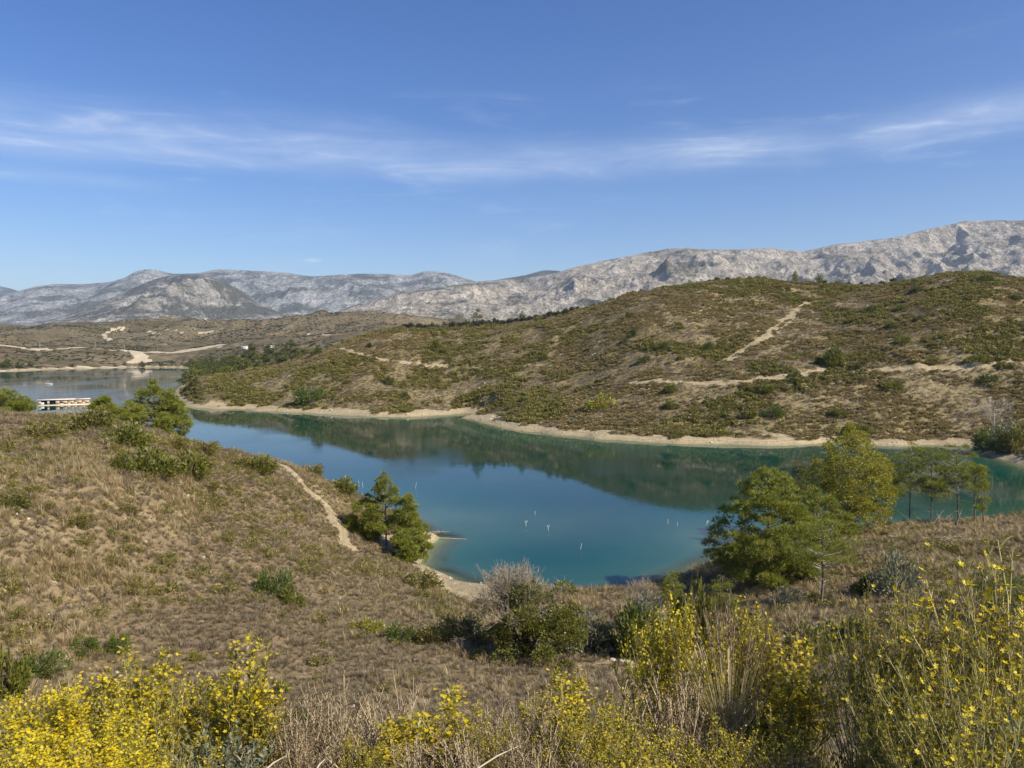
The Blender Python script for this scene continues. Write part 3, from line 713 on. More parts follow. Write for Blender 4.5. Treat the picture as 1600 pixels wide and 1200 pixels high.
def sample(n, r0, r1, a0=-42, a1=42, power=1.0):
    """random ground points between two distances; power 1 = even over the area"""
    u = rng.uniform(0, 1, n); r = (r0 ** (2 * power) + u * (r1 ** (2 * power) - r0 ** (2 * power))) ** (.5 / power)
    a = np.radians(rng.uniform(a0, a1, n)); x = r * np.sin(a); y = r * np.cos(a); d = lake_sd(x, y)
    z = height(x, y, d); p, s = masks(x, y, z, d)
    return x, y, z, d, p, s
def clear_of(x, y, pad=.0):
    k = np.ones(x.shape, bool)
    for (ox, oy, orr) in AVOID: k &= np.hypot(x - ox, y - oy) > orr + pad
    return k
AVOID = []

# far hillside scrub
x, y, z, d, p, s = sample(300000, 175, 440, -41, 41)
ok = (d > 2.0) & (p < .3) & (s < .35)
pat = fbm(x, y, 9, 3, 31); patG = fbm(x, y, 30, 3, 33); u = rng.uniform(size=x.size)
k1 = ok & (u < sstep(pat, .34, .56) * .62) & (patG < .47 + (u * 13 % 1 - .5) * .14)
k2 = ok & (u < sstep(pat, .34, .58) * .72) & (patG >= .47 + (u * 13 % 1 - .5) * .14)
k3 = ok & (u > .56) & (pat < .64)
def sc(n, lo, hi, flat=.75):
    a = rng.uniform(0, 1, n) ** 1.8 * (hi - lo) + lo; return np.stack([a * rng.uniform(.85, 1.25, n), a * rng.uniform(.85, 1.25, n), a * rng.uniform(flat * .8, flat * 1.2, n)], -1)
pr_far = bush_proto(80, .34, .22, .7, .6, 7, 0)
pr_far2 = bush_proto(70, .34, .20, .7, .6, 7, 0)
pr_far3 = bush_proto(44, .40, .12, .7, .6, 7, 0, .5)
scatter('scrub', np.stack([x, y, z], -1)[k1], sc(k1.sum(), .4, 1.45, .75), pr_far, M['scrub'], 'low olive brown scrub covering the hillside across the lake', 'scrub')
scatter('scrub', np.stack([x, y, z], -1)[k2], sc(k2.sum(), .4, 2.0, .8), pr_far2, M['scrub_green'], 'greener low scrub growing in patches on the hillside across the lake', 'scrub')
scatter('dry_brush', np.stack([x, y, z], -1)[k3], sc(k3.sum(), .5, 1.2, .6), pr_far3, M['scrub_grey'], 'greyish brown dry brush between the green scrub across the lake', 'dry brush')

# near slopes: grass, brush
x, y, z, d, p, s = sample(150000, 19, 122, -43, 43, .75)
r = np.hypot(x, y); st = straw_f(x, y); u = rng.uniform(size=x.size); c1 = fbm(x, y, 2.2, 3, 35); c2 = fbm(x, y, 7, 3, 36)
terr = sstep(-z, 15.0, 16.2) * (1 - sstep(r + (c2 - .5) * 14, 47, 56)) * sstep(r, 20, 27)      # the brown terrace below the road
ok = (d > .9) & (p < .35) & (s < .35)
ks = ok & (u < (.05 + .8 * st * sstep(c1, .40, .6)) * (1 - .85 * terr) * (1 - .55 * (x > 8)))
kd = ok & ~ks & (u > .36)
pr_t = tuft_proto(34, .62, .30, .011, .45, .2); pr_d = tuft_proto(38, .36, .45, .010, .9, .1)
scatter('dry_grass', np.stack([x, y, z], -1)[ks], sc(ks.sum(), .5, 1.35, .95), pr_t, M['straw'], 'tufts of straw coloured dry grass on the near slopes', 'dry grass', .18)
scatter('brown_grass', np.stack([x, y, z], -1)[kd], sc(kd.sum(), .5, 1.2, .8), pr_d, M['straw_dark'], 'short withered brown grass carpeting the near slopes', 'dry grass', .2)
x, y, z, d, p, s = sample(21000, 24, 122, -43, 43, .85)
r = np.hypot(x, y); u = rng.uniform(size=x.size); c2 = fbm(x, y, 6, 3, 36); terr = sstep(-z, 15.0, 16.2) * (1 - sstep(r, 47, 56))
left = sstep(-x / r, .1, .4) * sstep(r, 38, 60)
ok = (d > 1.0) & (p < .3) & (s < .3)
kb = ok & (u < (sstep(c2, .42, .60) * .60 + .24 * left) * (1 - .93 * terr))
kg = ok & ~kb & (u > .90 - .06 * left)
pr_b = bush_proto(150, .10, .05, .55, .45, 9, 5); pr_g = bush_proto(190, .13, .022, .5, .5, 9, 10, .8)
scatter('low_scrub', np.stack([x, y, z], -1)[kb], sc(kb.sum(), .45, 1.7, .8), pr_b, M['scrub_green'], 'small olive green scrub dotted over the near slopes', 'scrub')
scatter('dry_brush', np.stack([x, y, z], -1)[kg], sc(kg.sum(), .5, 1.5, .8), pr_g, M['scrub_grey'], 'grey brown dry brush dotted over the near slopes', 'dry brush')
# small pale stones
x, y, z, d, p, s = sample(26000, 24, 300, -42, 42, .7)
r = np.hypot(x, y); c = fbm(x, y, 8, 3, 37); u = rng.uniform(size=x.size)
k = (d > 0.1) & ((u < sstep(c, .5, .68) * .35) | ((s > .5) & (u < .6)) | ((p > .5) & (u < .6)))
def rock_mesh(seed=0, flat=.6, sub=2):
    import bmesh
    bm = bmesh.new(); bmesh.ops.create_icosphere(bm, subdivisions=sub, radius=1)
    for v in bm.verts:
        q = v.co; n = 1 + .5 * (vnoise(np.array([q.x * 1.3 + seed]), np.array([q.y * 1.3 + q.z * 2.1]), seed)[0] - .5) + .25 * (vnoise(np.array([q.x * 4 + seed]), np.array([q.y * 4 + q.z * 3]), seed + 1)[0] - .5)
        v.co = q * n; v.co.z *= flat
    me = bpy.data.meshes.new('rock'); bm.to_mesh(me); bm.free(); return me
scatter('stones', np.stack([x, y, z], -1)[k], rng.uniform(.04, .17, k.sum()) * (1 + sstep(r[k], 120, 250) * 3.2 * rng.uniform(0, 1, k.sum()) ** 2), rock_mesh(3, .6, 1), M['rock'], 'pale stones strewn over bare soil, tracks and shore', 'stones', .5)
# olive groves and scrub far behind the lake
gx, gy = np.meshgrid(np.arange(-2400, 300, 9.0), np.arange(1050, 2450, 15.0)); gx = gx.ravel() + rng.uniform(-2, 2, gx.size); gy = gy.ravel() + rng.uniform(-2.5, 2.5, gy.size)
ca, sa = math.cos(.35), math.sin(.35); gx, gy = gx * ca - (gy - 1700) * sa, gx * sa + (gy - 1700) * ca + 1700
fld = fbm(gx, gy, 230, 3, 50); az = np.degrees(np.arctan2(gx, gy)); k = (fld > .535) & (rng.uniform(size=gx.size) < .85) & (np.abs(az + 15) < 25) & (gy > 1040) & (gy < 2450)
gx, gy = gx[k], gy[k]; gz = height(gx, gy)
pr_o = bush_proto(60, 1.3, .8, 2.0, 1.9, 7, 0)
scatter('olive_grove', np.stack([gx, gy, gz], -1), rng.uniform(.4, .95, gx.size), pr_o, M['olive'], 'rows of tiny dark olive trees on the brown hills behind the lake', 'olive grove', .05)
x, y, z, d, p, s = sample(52000, 760, 2400, -41, 0)
c = fbm(x, y, 60, 4, 52); u = rng.uniform(size=x.size); k = (d > 4) & (p < .3) & (s < .3) & (u < sstep(c, .36, .60) + .55 * (y < 945) * (u > .1))
scatter('distant_scrub', np.stack([x, y, z], -1)[k], sc(k.sum(), .4, 1.2, .55), pr_o, M['scrub_green'], 'dark scrub scattered over the distant brown hills', 'scrub', .05)

# ------------------------------------------------------------------ trees and shrubs
def crown_clumps(n, prof, r, z0, z1, inner=.25):
    """clump centres over an envelope: prof(t) is the relative radius at height fraction t"""
    out = []
    while len(out) < n:
        t = rng.uniform(0, 1); pr = prof(t)
        if rng.uniform() > pr + .15: continue
        a = rng.uniform(0, 6.283); q = 1 - rng.uniform(0, 1) ** 2 * (1 - inner)
        out.append([math.cos(a) * r * pr * q, math.sin(a) * r * pr * q, z0 + (z1 - z0) * t])
    return np.array(out)
def make_tree(name, label, cat, h, r, prof, z0=.2, nclump=60, csize=.9, per=60, kind='pine', mat='pine', bark='bark', trunk_r=.16, flat=.6, lean=(0, 0), limbs=True, group=None, blobs=None, dead=0, L=.26, W=.03):
    root = empty(name); tag(root, label, cat, group)
    C = crown_clumps(nclump, prof, r, h * z0, h * .97)
    if blobs is not None: C = np.concatenate([C, np.array(blobs)])
    C[:, 0] += lean[0] * C[:, 2] / h; C[:, 1] += lean[1] * C[:, 2] / h
    tb = MB(); zz = np.linspace(-.3, h * .93, 9); wob = np.cumsum(rng.normal(0, .02 * h / 8, (9, 2)), 0)
    tp = np.stack([wob[:, 0] + lean[0] * zz / h, wob[:, 1] + lean[1] * zz / h, zz], -1)
    tb.tube(tp, np.linspace(trunk_r, .02, 9) * np.r_[1.25, np.ones(8)], 7)
    tb.build('trunk', M[bark], root, True)
    lb = MB()
    def tpos(z): return np.array([np.interp(z, zz, tp[:, 0]), np.interp(z, zz, tp[:, 1]), z])
    if limbs:
        for c in C[:: max(1, len(C) // 55)]:
            dist = math.hypot(c[0], c[1]); b0 = tpos(max(h * .08, c[2] - dist * rng.uniform(.25, .7)))
            m_ = (b0 + c) / 2 + [0, 0, -dist * .06]; lb.tube([b0, m_, c], [trunk_r * .3, trunk_r * .2, .015], 4, False)
    for _ in range(dead):
        a = rng.uniform(0, 6.28); z_ = rng.uniform(.12, max(z0 + .15, .3)) * h; b0 = tpos(z_); ln = rng.uniform(.2, .55) * r
        e = b0 + [math.cos(a) * ln, math.sin(a) * ln, rng.uniform(-.1, .35) * ln]; lb.tube([b0, (b0 + e) / 2 + [0, 0, .05], e], [.03, .02, .008], 3, False)
        for _k in range(2): e2 = b0 + (e - b0) * rng.uniform(.4, .9); lb.tube([e2, e2 + rng.normal(0, .25 * ln, 3)], [.012, .005], 3, False)
    if lb.n: lb.build('branch', M[bark if not dead else 'greybark'], root, True)
    fb = MB(); cs = csize * rng.uniform(.6, 1.25, len(C)); n = per
    cs = cs * (1.12 - .5 * np.clip(C[:, 2] / h, 0, 1) ** 2)
    for c, s_ in zip(C, cs):
        k = max(8, int(n * (s_ / csize) ** 2)); d = rng.normal(size=(k, 3)); d /= np.linalg.norm(d, axis=1, keepdims=True)
        d[:, 2] = np.where(rng.uniform(size=k) < .72, np.abs(d[:, 2]), d[:, 2])
        P = c + d * np.array([1, 1, flat]) * s_ * rng.uniform(.35, 1, (k, 1)) ** .6
        if kind == 'pine':
            o_ = d + np.array([0, 0, .55]); fb.needles(P, o_ / np.linalg.norm(o_, axis=1, keepdims=True), L, W, 7, .55)
        else: fb.leaves(P, L, W, d, .1)
    fb.build('crown', M[mat], root)
    return root
def place(o, p, rz=0, s=1.0, sink=.1): o.location = (float(p[0]), float(p[1]), float(p[2]) - sink); o.rotation_euler[2] = rz; o.scale = (s, s, s) if np.isscalar(s) else s; return o
egg = lambda t: max(0, math.sin(math.pi * min(1, t * .92 + .12))) ** .6
cone = lambda t: (1 - t) ** .75 * min(1, t * 5 + .35)
umb = lambda t: math.sin(math.pi * min(1, .25 + t * .72)) ** .7

# right hand group on the shore
big = make_tree('pine_tree', 'biggest broad green pine at the right side of the bay, left of the yellowing tree', 'pine tree', 11.2, 5.9, lambda t: min(1, .55 + t * 1.6) * (1 - t) ** .55 * 1.05 + .05, .05, 235, .76, 58, L=.42, W=.055, flat=.6)
place(big, by_depth(1205, 71), 0)
p2 = make_tree('pine_tree', 'lighter green pine pressed against the right flank of the biggest pine', 'pine tree', 8.2, 3.6, egg, .12, 90, .7, 52, L=.38, W=.055)
place(p2, by_depth(1282, 74), 1.0)
p3 = make_tree('pine_tree', 'thin open pine with dark trunk and bare lower limbs in front of the big pines', 'pine tree', 7.3, 2.6, egg, .48, 34, .75, 50, L=.3, W=.03, dead=14, trunk_r=.12)
place(p3, by_depth(1291, 60), 2.0)
pt = make_tree('plane_tree', 'tall tree with yellowing leaves behind the big green pine', 'broadleaf tree', 14.2, 5.0, egg, .06, 300, .85, 150, kind='leaf', mat='plane', L=.19, W=.14, flat=.8, trunk_r=.2)
place(pt, by_depth(1330, 92), 0)
pt2 = make_tree('pine_tree', 'narrow dark pine top rising behind the big pine and the yellowing tree', 'pine tree', 10.2, 2.2, cone, .2, 60, .7, 60, mat='pine_dark', L=.3, W=.035)
place(pt2, by_depth(1252, 90), 0)
slim = [(1388, 94, 9.4, 2.5, 'slender pine nearest the yellowing tree on the right shore'), (1428, 95, 10.8, 3.0, 'second slender pine right of the yellowing tree, crown merging with its neighbour'),
        (1462, 93, 10.2, 2.7, 'slender pine above the heap of dead branches on the right shore'), (1505, 92, 10.6, 2.9, 'tall slender pine with a dark straight trunk, standing a little apart on the right shore'),
        (1530, 93, 8.0, 1.5, 'short thin pine beside the isolated tall one on the right shore'), (1545, 91, 6.2, .8, 'sparse nearly bare young pine, last of the row on the right shore')]
for i, (px, Y, h, r_, lb_) in enumerate(slim):
    o = make_tree('pine_tree', lb_, 'pine tree', h, r_, lambda t, q_=i: max(.12, math.sin(math.pi * min(1, .2 + t * .78)) ** .8), (.38, .46, .34, .42, .5, .3)[i], int(18 + r_ * 11) if r_ > 1 else 9, .62, 46, L=.32, W=.04, dead=16, trunk_r=.10, lean=(rng.uniform(-.5, .5), 0), group='slender pines along the right shore')
    place(o, by_depth(px, Y), i)
sm = make_tree('pine_tree', 'small bright young pine at the water edge left of the biggest pine', 'pine tree', 3.6, 1.15, cone, .12, 26, .45, 50, L=.22, W=.025, trunk_r=.06); place(sm, by_depth(1055, 66))
sm = make_tree('pine_tree', 'young pine at the left foot of the biggest pine', 'pine tree', 3.3, 1.3, egg, .1, 26, .5, 50, L=.22, W=.025, trunk_r=.06); place(sm, by_depth(1130, 62))
sm = make_tree('pine_tree', 'young bright green pine behind the flowering plants at the right edge', 'pine tree', 4.6, 1.7, egg, .06, 44, .6, 50, L=.24, W=.025, trunk_r=.08, mat='shrub_bright'); place(sm, by_depth(1578, 52))
# group on the left shore of the bay
for px, Y, h, r_, pf, lb_ in [(600, 84, 8.6, 2.9, cone, 'tallest pointed pine of the clump on the left shore of the bay'), (637, 83, 7.6, 2.3, cone, 'right hand pointed pine of the clump on the left shore of the bay'),
                              (572, 85, 5.2, 2.4, egg, 'low rounded pine at the left of the clump by the sandy track'), (640, 80, 3.8, 1.8, egg, 'low bushy pine at the right foot of the clump by the pale bank')]:
    o = make_tree('pine_tree', lb_, 'pine tree', h, r_, pf, .22 if h > 6 else .08, int(74 if h > 6 else 74), .55, 55, L=.34, W=.05, dead=10 if h > 6 else 0, trunk_r=.11, group='pine clump on the left shore', mat='pine')
    place(o, by_depth(px, Y), px)
# behind the crest of the left hill
for px, Y, h, r_, lb_ in [(238, 97, 8.2, 3.0, 'large rounded pine behind the crest of the left hill'), (266, 99, 7, 1.9, 'pine right of the large rounded one behind the left hill crest'), (162, 92, 4.2, 1.3, 'small flat topped pine on the left hill crest beside the houseboat'), (200, 93, 5.2, 1.7, 'mid sized pine between the flat topped one and the large rounded one'),
                          (6, 82, 4.2, 2.4, 'dark pine cut by the left edge of the view')]:
    o = make_tree('pine_tree', lb_, 'pine tree', h, r_, egg, .12, int(30 + r_ * 24), .7, 60, L=.36, W=.05, dead=6, trunk_r=.12, mat='pine', group='pines behind the left hill crest')
    place(o, by_depth(px, Y), px)
    g = ground(*o.location[:2]); top = {238: 594, 266: 606, 162: 617, 200: 624, 6: 607}[px]; need = (540 - top) / F * Y - g; o.scale = (1, 1, need / h) if need > 1 else (1, 1, 1)

def make_shrub(name, label, cat, w, h, n, L, W, mat, clumps=16, twigs=10, group=None, stem='bark', kind='leaf', fill=.3):
    root = empty(name); tag(root, label, cat, group)
    p, d = dome_pts(n, w * .5 / .95, h / 1.1, clumps, fill); b = MB()
    if kind == 'leaf': b.leaves(p, L, W, d, .25)
    else: b.needles(p, d + [0, 0, .4], L, W, 6, .6)
    b.build('foliage', M[mat], root)
    t = MB()
    for _ in range(twigs):
        a = rng.uniform(0, 6.28); q = rng.uniform(.2, .42); e = np.array([math.cos(a) * w * q, math.sin(a) * w * q, h * rng.uniform(.4, .85)])
        t.tube([[0, 0, -.15], e * [.4, .4, .6], e], [.035, .02, .008], 4, False)
    t.build('stem', M[stem], root)
    return root
SHR = {}
def shrub_at(kind, p, w, h, label, group=None, cat='shrub', name='shrub'):
    """copy of a shrub source, stretched to its size"""
    if kind not in SHR:
        spec = {'green': ('shrub', 1500, .17, .09), 'bright': ('shrub_bright', 1500, .18, .05), 'olive': ('scrub_green', 1300, .15, .08), 'grey': ('greyleaf', 1500, .14, .05), 'dark': ('pine_dark', 1300, .17, .09), 'brown': ('scrub', 1300, .17, .06), 'yellow': ('plane', 900, .16, .08)}[kind]
        o = make_shrub(name, label, cat, 2.0, 1.4, spec[1], spec[2], spec[3], spec[0], group=group); SHR[kind] = (o, [True])
        o['label'] = label; 
        if group: o['group'] = group
    else:
        src = SHR[kind][0]; o = copy_tree(src)
        if 'group' in o: del o['group']
        tag(o, label, cat, group)
    o.location = (float(p[0]), float(p[1]), float(p[2]) - .05); o.rotation_euler[2] = random.uniform(0, 6.28); o.scale = (w / 2.0, w / 2.0, h / 1.4)
    return o

# left slope and foreground terrace shrubs: px, py of the foot, width px, height px
NEARSH = [
 ('olive', 143, 668, 62, 32, 'rounded olive green shrub on the left hill crest below the flat topped pine'),
 ('green', 196, 697, 62, 34, 'yellowish green shrub on the left hill below the mid sized pine'),
 ('olive', 70, 682, 50, 26, 'dull green shrub near the left end of the hill crest'),
 ('green', 190, 737, 36, 30, 'small upright green shrub left of the dark pair on the left hill'),
 ('green', 240, 742, 66, 40, 'dark green shrub, left one of the merged pair on the left hill'),
 ('green', 294, 744, 56, 36, 'dark green shrub, right one of the merged pair on the left hill'),
 ('olive', 272, 700, 44, 20, 'flat olive shrub above the dark pair on the left hill'),
 ('olive', 318, 706, 40, 18, 'low shrub on the shoulder of the left hill right of the dark pair'),
 ('green', 404, 735, 50, 22, 'low green shrub beside the upper end of the sandy track'),
 ('olive', 372, 728, 34, 16, 'low dull shrub left of the one beside the sandy track'),
 ('olive', 486, 742, 40, 18, 'brownish green shrub between the sandy track and the water'),
 ('green', 532, 768, 46, 20, 'green shrub on the edge of the bank above the pine clump'),
 ('olive', 330, 765, 24, 16, 'small yellowish shrub below the dark pair'),
 ('olive', 200, 800, 26, 16, 'small green shrub high on the straw coloured slope'),
 ('olive', 120, 820, 34, 20, 'small green shrub in the middle of the left slope'),
 ('olive', 72, 796, 24, 14, 'tiny green shrub above the middle of the left slope'),
 ('olive', 20, 790, 40, 22, 'dull green shrub at the left edge of the slope'),
 ('bright', 428, 930, 52, 40, 'bright green shrub standing alone in the straw coloured grass'),
 ('green', 452, 944, 40, 24, 'darker half of the lone bright shrub in the straw grass'),
 ('bright', 132, 1020, 34, 26, 'bright green bushlet on the brown terrace, left of its twin'),
 ('bright', 186, 1020, 30, 32, 'bright green bushlet on the brown terrace, right of its twin'),
 ('bright', 62, 1052, 66, 32, 'wide bright green shrub at the left above the yellow flowers'),
 ('green', 8, 1090, 60, 70, 'dark green shrub cut by the left edge above the yellow flowers'),
 ('yellow', 304, 1032, 22, 16, 'small yellowish shrub on the brown terrace'),
 ('green', 438, 1086, 28, 20, 'small green shrub at the near edge of the terrace'),
 ('dark', 462, 1140, 36, 34, 'dark green shrub in shade behind the withered stems'),
 ('yellow', 572, 988, 46, 22, 'yellow green shrub at the left end of the low hedge of shrubs'),
 ('bright', 628, 1002, 44, 28, 'green shrub in the low row left of the large central bush'),
 ('olive', 672, 1004, 52, 32, 'wider green shrub in the low row left of the large central bush'),
 ('olive', 722, 1004, 58, 46, 'dark shrub touching the left side of the large central bush'),
 ('olive', 660, 918, 50, 26, 'grey green shrub above the pale bank of the bay'),
 ('grey', 916, 1020, 70, 60, 'grey green shrub at the right of the large central bush'),
 ('green', 948, 1018, 40, 42, 'small bright shrub between the central bush and the grey thicket'),
 ('dark', 992, 1026, 66, 84, 'dark leafy thicket left of the yellow flowering stems'),
 ('grey', 1012, 985, 60, 50, 'pale twiggy shrub behind the dark thicket'),
 ('green', 1085, 1010, 60, 90, 'deep green shrub behind the yellow flowers below the small young pine'),
 ('olive', 1262, 1030, 70, 56, 'dull green shrub at the foot of the thin open pine'),
 ('dark', 1322, 1010, 66, 44, 'dark shrub right of the thin open pine trunk'),
 ('grey', 1398, 935, 70, 62, 'pale grey green shrub on the right hand slope'),
 ('dark', 1352, 930, 34, 30, 'small dark shrub left of the pale grey one on the right slope'),
 ('grey', 1232, 948, 46, 26, 'greyish low shrub on the bare patch right of the biggest pine'),
 ('olive', 1475, 862, 40, 16, 'low green shrub near the row of slender pines'),
 ('olive', 1505, 890, 30, 14, 'small low shrub on the right slope below the slender pines'),
]
for kd_, px, py, wp, hp, lb_ in NEARSH:
    p_ = hit(px, py, 18, 130); k_ = p_[1] / F; shrub_at(kd_, p_, wp * k_ * 1.3, hp * k_ * 1.35, lb_)
# spit on the right
for kd_, px, Y, wp, hp, lb_ in [('bright', 1556, 172, 58, 46, 'green bush on the tip of the spit at the right edge'), ('olive', 1590, 168, 50, 52, 'brownish bush behind the green one on the spit'), ('grey', 1580, 176, 60, 44, 'pale willowy bush on the spit'), ('olive', 1620, 170, 60, 56, 'bush at the far right end of the spit')]:
    p_ = by_depth(px, Y); k_ = Y / F; shrub_at(kd_, p_, wp * k_, hp * k_, lb_)
# hillside across the lake
FARSH = [
 ('bright', 485, 630, 46, 26, 'bright green bushy tree right above the pale shore left of centre'),
 ('dark', 496, 554, 19, 12, 'dark round bush on the crest of the low spur'),
 ('dark', 577, 543, 11, 8, 'small dark bush above the short pale track'),
 ('dark', 609, 600, 15, 12, 'dark bush in the middle of the low spur'),
 ('green', 680, 545, 20, 15, 'green bush in the slope under the olive trees'),
 ('green', 694, 552, 14, 9, 'lower neighbour of the green bush under the olive trees'),
 ('dark', 632, 621, 15, 9, 'dark bush on the spur above the shore bend'),
 ('olive', 543, 600, 14, 9, 'dull bush left of the dark one on the spur'),
 ('dark', 850, 563, 12, 9, 'dark bush just above the track in the hollow'),
 ('dark', 817, 629, 16, 9, 'dark bush below the yellowish hollow'),
 ('dark', 867, 642, 13, 8, 'dark bush near the shore right of the hollow'),
 ('yellow', 938, 640, 46, 24, 'rusty yellow shrub above the shore'),
 ('grey', 898, 664, 12, 9, 'pale grey shrub on the bank below the rusty yellow one'),
 ('dark', 983, 495, 12, 8, 'dark bush high on the left shoulder of the big hill'),
 ('dark', 988, 526, 14, 13, 'upper dark bush in the gully of the big hill'),
 ('dark', 976, 536, 13, 9, 'lower dark bush in the gully of the big hill'),
 ('dark', 1037, 546, 22, 12, 'left one of two dark bushes level on the big hill face'),
 ('dark', 1107, 547, 22, 13, 'right one of two dark bushes level on the big hill face'),
 ('dark', 1006, 566, 20, 10, 'dark bush below and left of the level pair'),
 ('olive', 1064, 562, 14, 8, 'small dull bush below the level pair'),
 ('green', 1047, 612, 24, 12, 'green bush under the left end of the long pale track'),
 ('green', 1048, 637, 26, 11, 'green bush half way between the track and the shore'),
 ('green', 1196, 613, 28, 13, 'green bush under the middle of the long pale track'),
 ('bright', 1209, 651, 36, 16, 'broad fresh green bush above the shore'),
 ('green', 1170, 652, 26, 11, 'green bush left of the broad fresh green one'),
 ('dark', 1243, 588, 19, 9, 'dark bush touching the upper side of the pale track'),
 ('dark', 1281, 569, 17, 11, 'dark bush left of the small dark tree above the track end'),
 ('green', 1302, 572, 28, 30, 'small dark green tree at the end of the pale track'),
 ('dark', 1336, 577, 20, 9, 'dark bush between the two pale track sections'),
 ('dark', 1361, 487, 26, 9, 'flat dark bush high on the right half of the hill'),
 ('dark', 1406, 486, 18, 9, 'dark bush left of the rocky scar of the right hill'),
 ('dark', 1393, 512, 24, 9, 'dark bush below the rocky scar of the right hill'),
 ('dark', 1436, 501, 16, 9, 'dark bush right of the rocky scar of the right hill'),
 ('green', 1410, 536, 24, 11, 'green bush in the middle of the right hill'),
 ('green', 1456, 568, 22, 9, 'green bush just above the right hand track'),
 ('green', 1526, 566, 32, 12, 'broad green bush above the right hand track'),
 ('dark', 1546, 597, 32, 12, 'broad dark bush below the right hand track'),
 ('green', 1340, 678, 44, 16, 'dark green bush hanging over the pale bank at the right'),
 ('green', 1392, 607, 34, 12, 'green bush in the hollow under the right hand track'),
 ('dark', 1536, 440, 30, 10, 'dark bush on the very top of the right hill'),
 ('dark', 1588, 468, 16, 8, 'small dark bush near the right edge below the hill top'),
 ('dark', 1432, 456, 20, 8, 'dark bush under the top of the right hill'),
 ('green', 1310, 650, 30, 12, 'green bush in the dense green patch at the right'),
]
for kd_, px, py, wp, hp, lb_ in FARSH:
    p_ = hit(px, py, 165, 470); k_ = p_[1] / F; shrub_at(kd_, p_, wp * k_ * 1.1, hp * k_ * 1.35, lb_)

# olive trees along the ridge
def crest(px, y0=180, y1=520):
    Y = np.linspace(y0, y1, 260); t = (px - 800) / F; zz = height(t * Y, Y); i = int(np.argmax(zz / Y)); return t * Y[i], Y[i]
ol = make_shrub('olive_tree', 'dark round olive tree in the grove along the ridge across the lake', 'olive tree', 3.6, 3.4, 520, .55, .32, 'olive', 12, 3, 'olive trees along the ridge'); first = [True]
ol.children[0].name = 'crown'; ol.children[1].name = 'trunk'
def olive(x_, y_, s_, label=None, group='olive trees along the ridge'):
    z_ = ground(x_, y_)
    if first[0]: o = ol; first[0] = False
    else: o = copy_tree(ol)
    o.location = (float(x_), float(y_), z_ - .1); o.rotation_euler[2] = random.uniform(0, 6); o.scale = (s_, s_, s_ * random.uniform(.85, 1.1)); tag(o, label or 'dark round olive tree in the grove along the ridge across the lake', 'olive tree', group)
for row, (dy, p0, p1) in enumerate([(-7, 655, 800), (-1, 632, 900), (6, 628, 960), (13, 640, 1010), (21, 660, 1000)]):
    px = p0
    while px < p1:
        cx0, cy0 = crest(px); Y = cy0 + dy + random.uniform(-1.5, 1.5); olive((px - 800) / F * Y, Y, random.uniform(.75, 1.15)); px += random.uniform(8.5, 12.5)
for px in (1120, 1137, 1154, 1170, 1184, 1194, 1217):
    cx0, cy0 = crest(px); olive(cx0, cy0 + 2, .72 if px != 1217 else .5, 'small round olive tree spaced along the hill top left of the two taller trees', 'olive trees on the hill top')
for px in (1289, 1308, 1327, 1346, 1363, 1380, 1397):
    cx0, cy0 = crest(px); olive(cx0, cy0 + 3, .8, 'small round olive tree in the saddle right of the two taller trees', 'olive trees in the saddle')
for px, h_, r_, pf, nm, lb_ in [(1241, 6.2, 1.7, cone, 'conifer', 'pointed conifer standing alone on the hill top'), (1278, 5.2, 1.9, egg, 'round_tree', 'dark round headed tree right of the pointed conifer on the hill top'),
                                (745, 8.0, 2.6, egg, 'dark_tree', 'tall dark tree above the olive grove at its left end'), (815, 5.5, 1.8, egg, 'dark_tree', 'dark tree standing above the olives near the middle of the ridge')]:
    cx0, cy0 = crest(px); o = make_tree(nm, lb_, 'tree', h_, r_, pf, .12, 34, .7, 42, kind='leaf', mat='pine_dark' if px != 1241 else 'pine', L=.42, W=.2, trunk_r=.14); place(o, (cx0, cy0 + 1, ground(cx0, cy0 + 1)))
# wooded end of the lake, beyond the spur
wd = make_tree('broad_tree', 'dark green tree in the wooded end of the lake', 'tree', 7.0, 3.4, egg, .08, 46, 1.15, 46, kind='leaf', mat='pine_dark', L=.7, W=.4, trunk_r=.2)
wd2 = make_tree('broad_tree', 'light green tree in the wooded end of the lake', 'tree', 6.5, 3.2, egg, .08, 46, 1.1, 46, kind='leaf', mat='shrub', L=.7, W=.4, trunk_r=.2)
spots = []
for k in range(44):
    px = 282 + (k * 37 % 44) / 43 * 195; Y = 430 + (k * 13 % 44) / 43 * 360 + (px - 285) * .2; spots.append((px, Y))
for i, (px, Y) in enumerate(spots):
    src = (wd, wd2)[i % 3 == 1]; x_ = (px - 800) / F * Y
    d_ = float(lake_sd(np.array([x_]), np.array([Y]))[0])
    if d_ < 4: x_ += (6 - d_)
    g_ = ('dark green tree in the wood at the end of the lake', 'lighter green tree in the wood at the end of the lake')[i % 3 == 1]
    o = src if i in (0, 1) else copy_tree(src)
    o.location = (x_, Y, ground(x_, Y) - .2); o.rotation_euler[2] = i; s_ = random.uniform(1.0, 1.75); o.scale = (s_, s_, s_ * .9); tag(o, g_, 'tree', 'trees at the end of the lake, ' + ('light' if i % 3 == 1 else 'dark'))
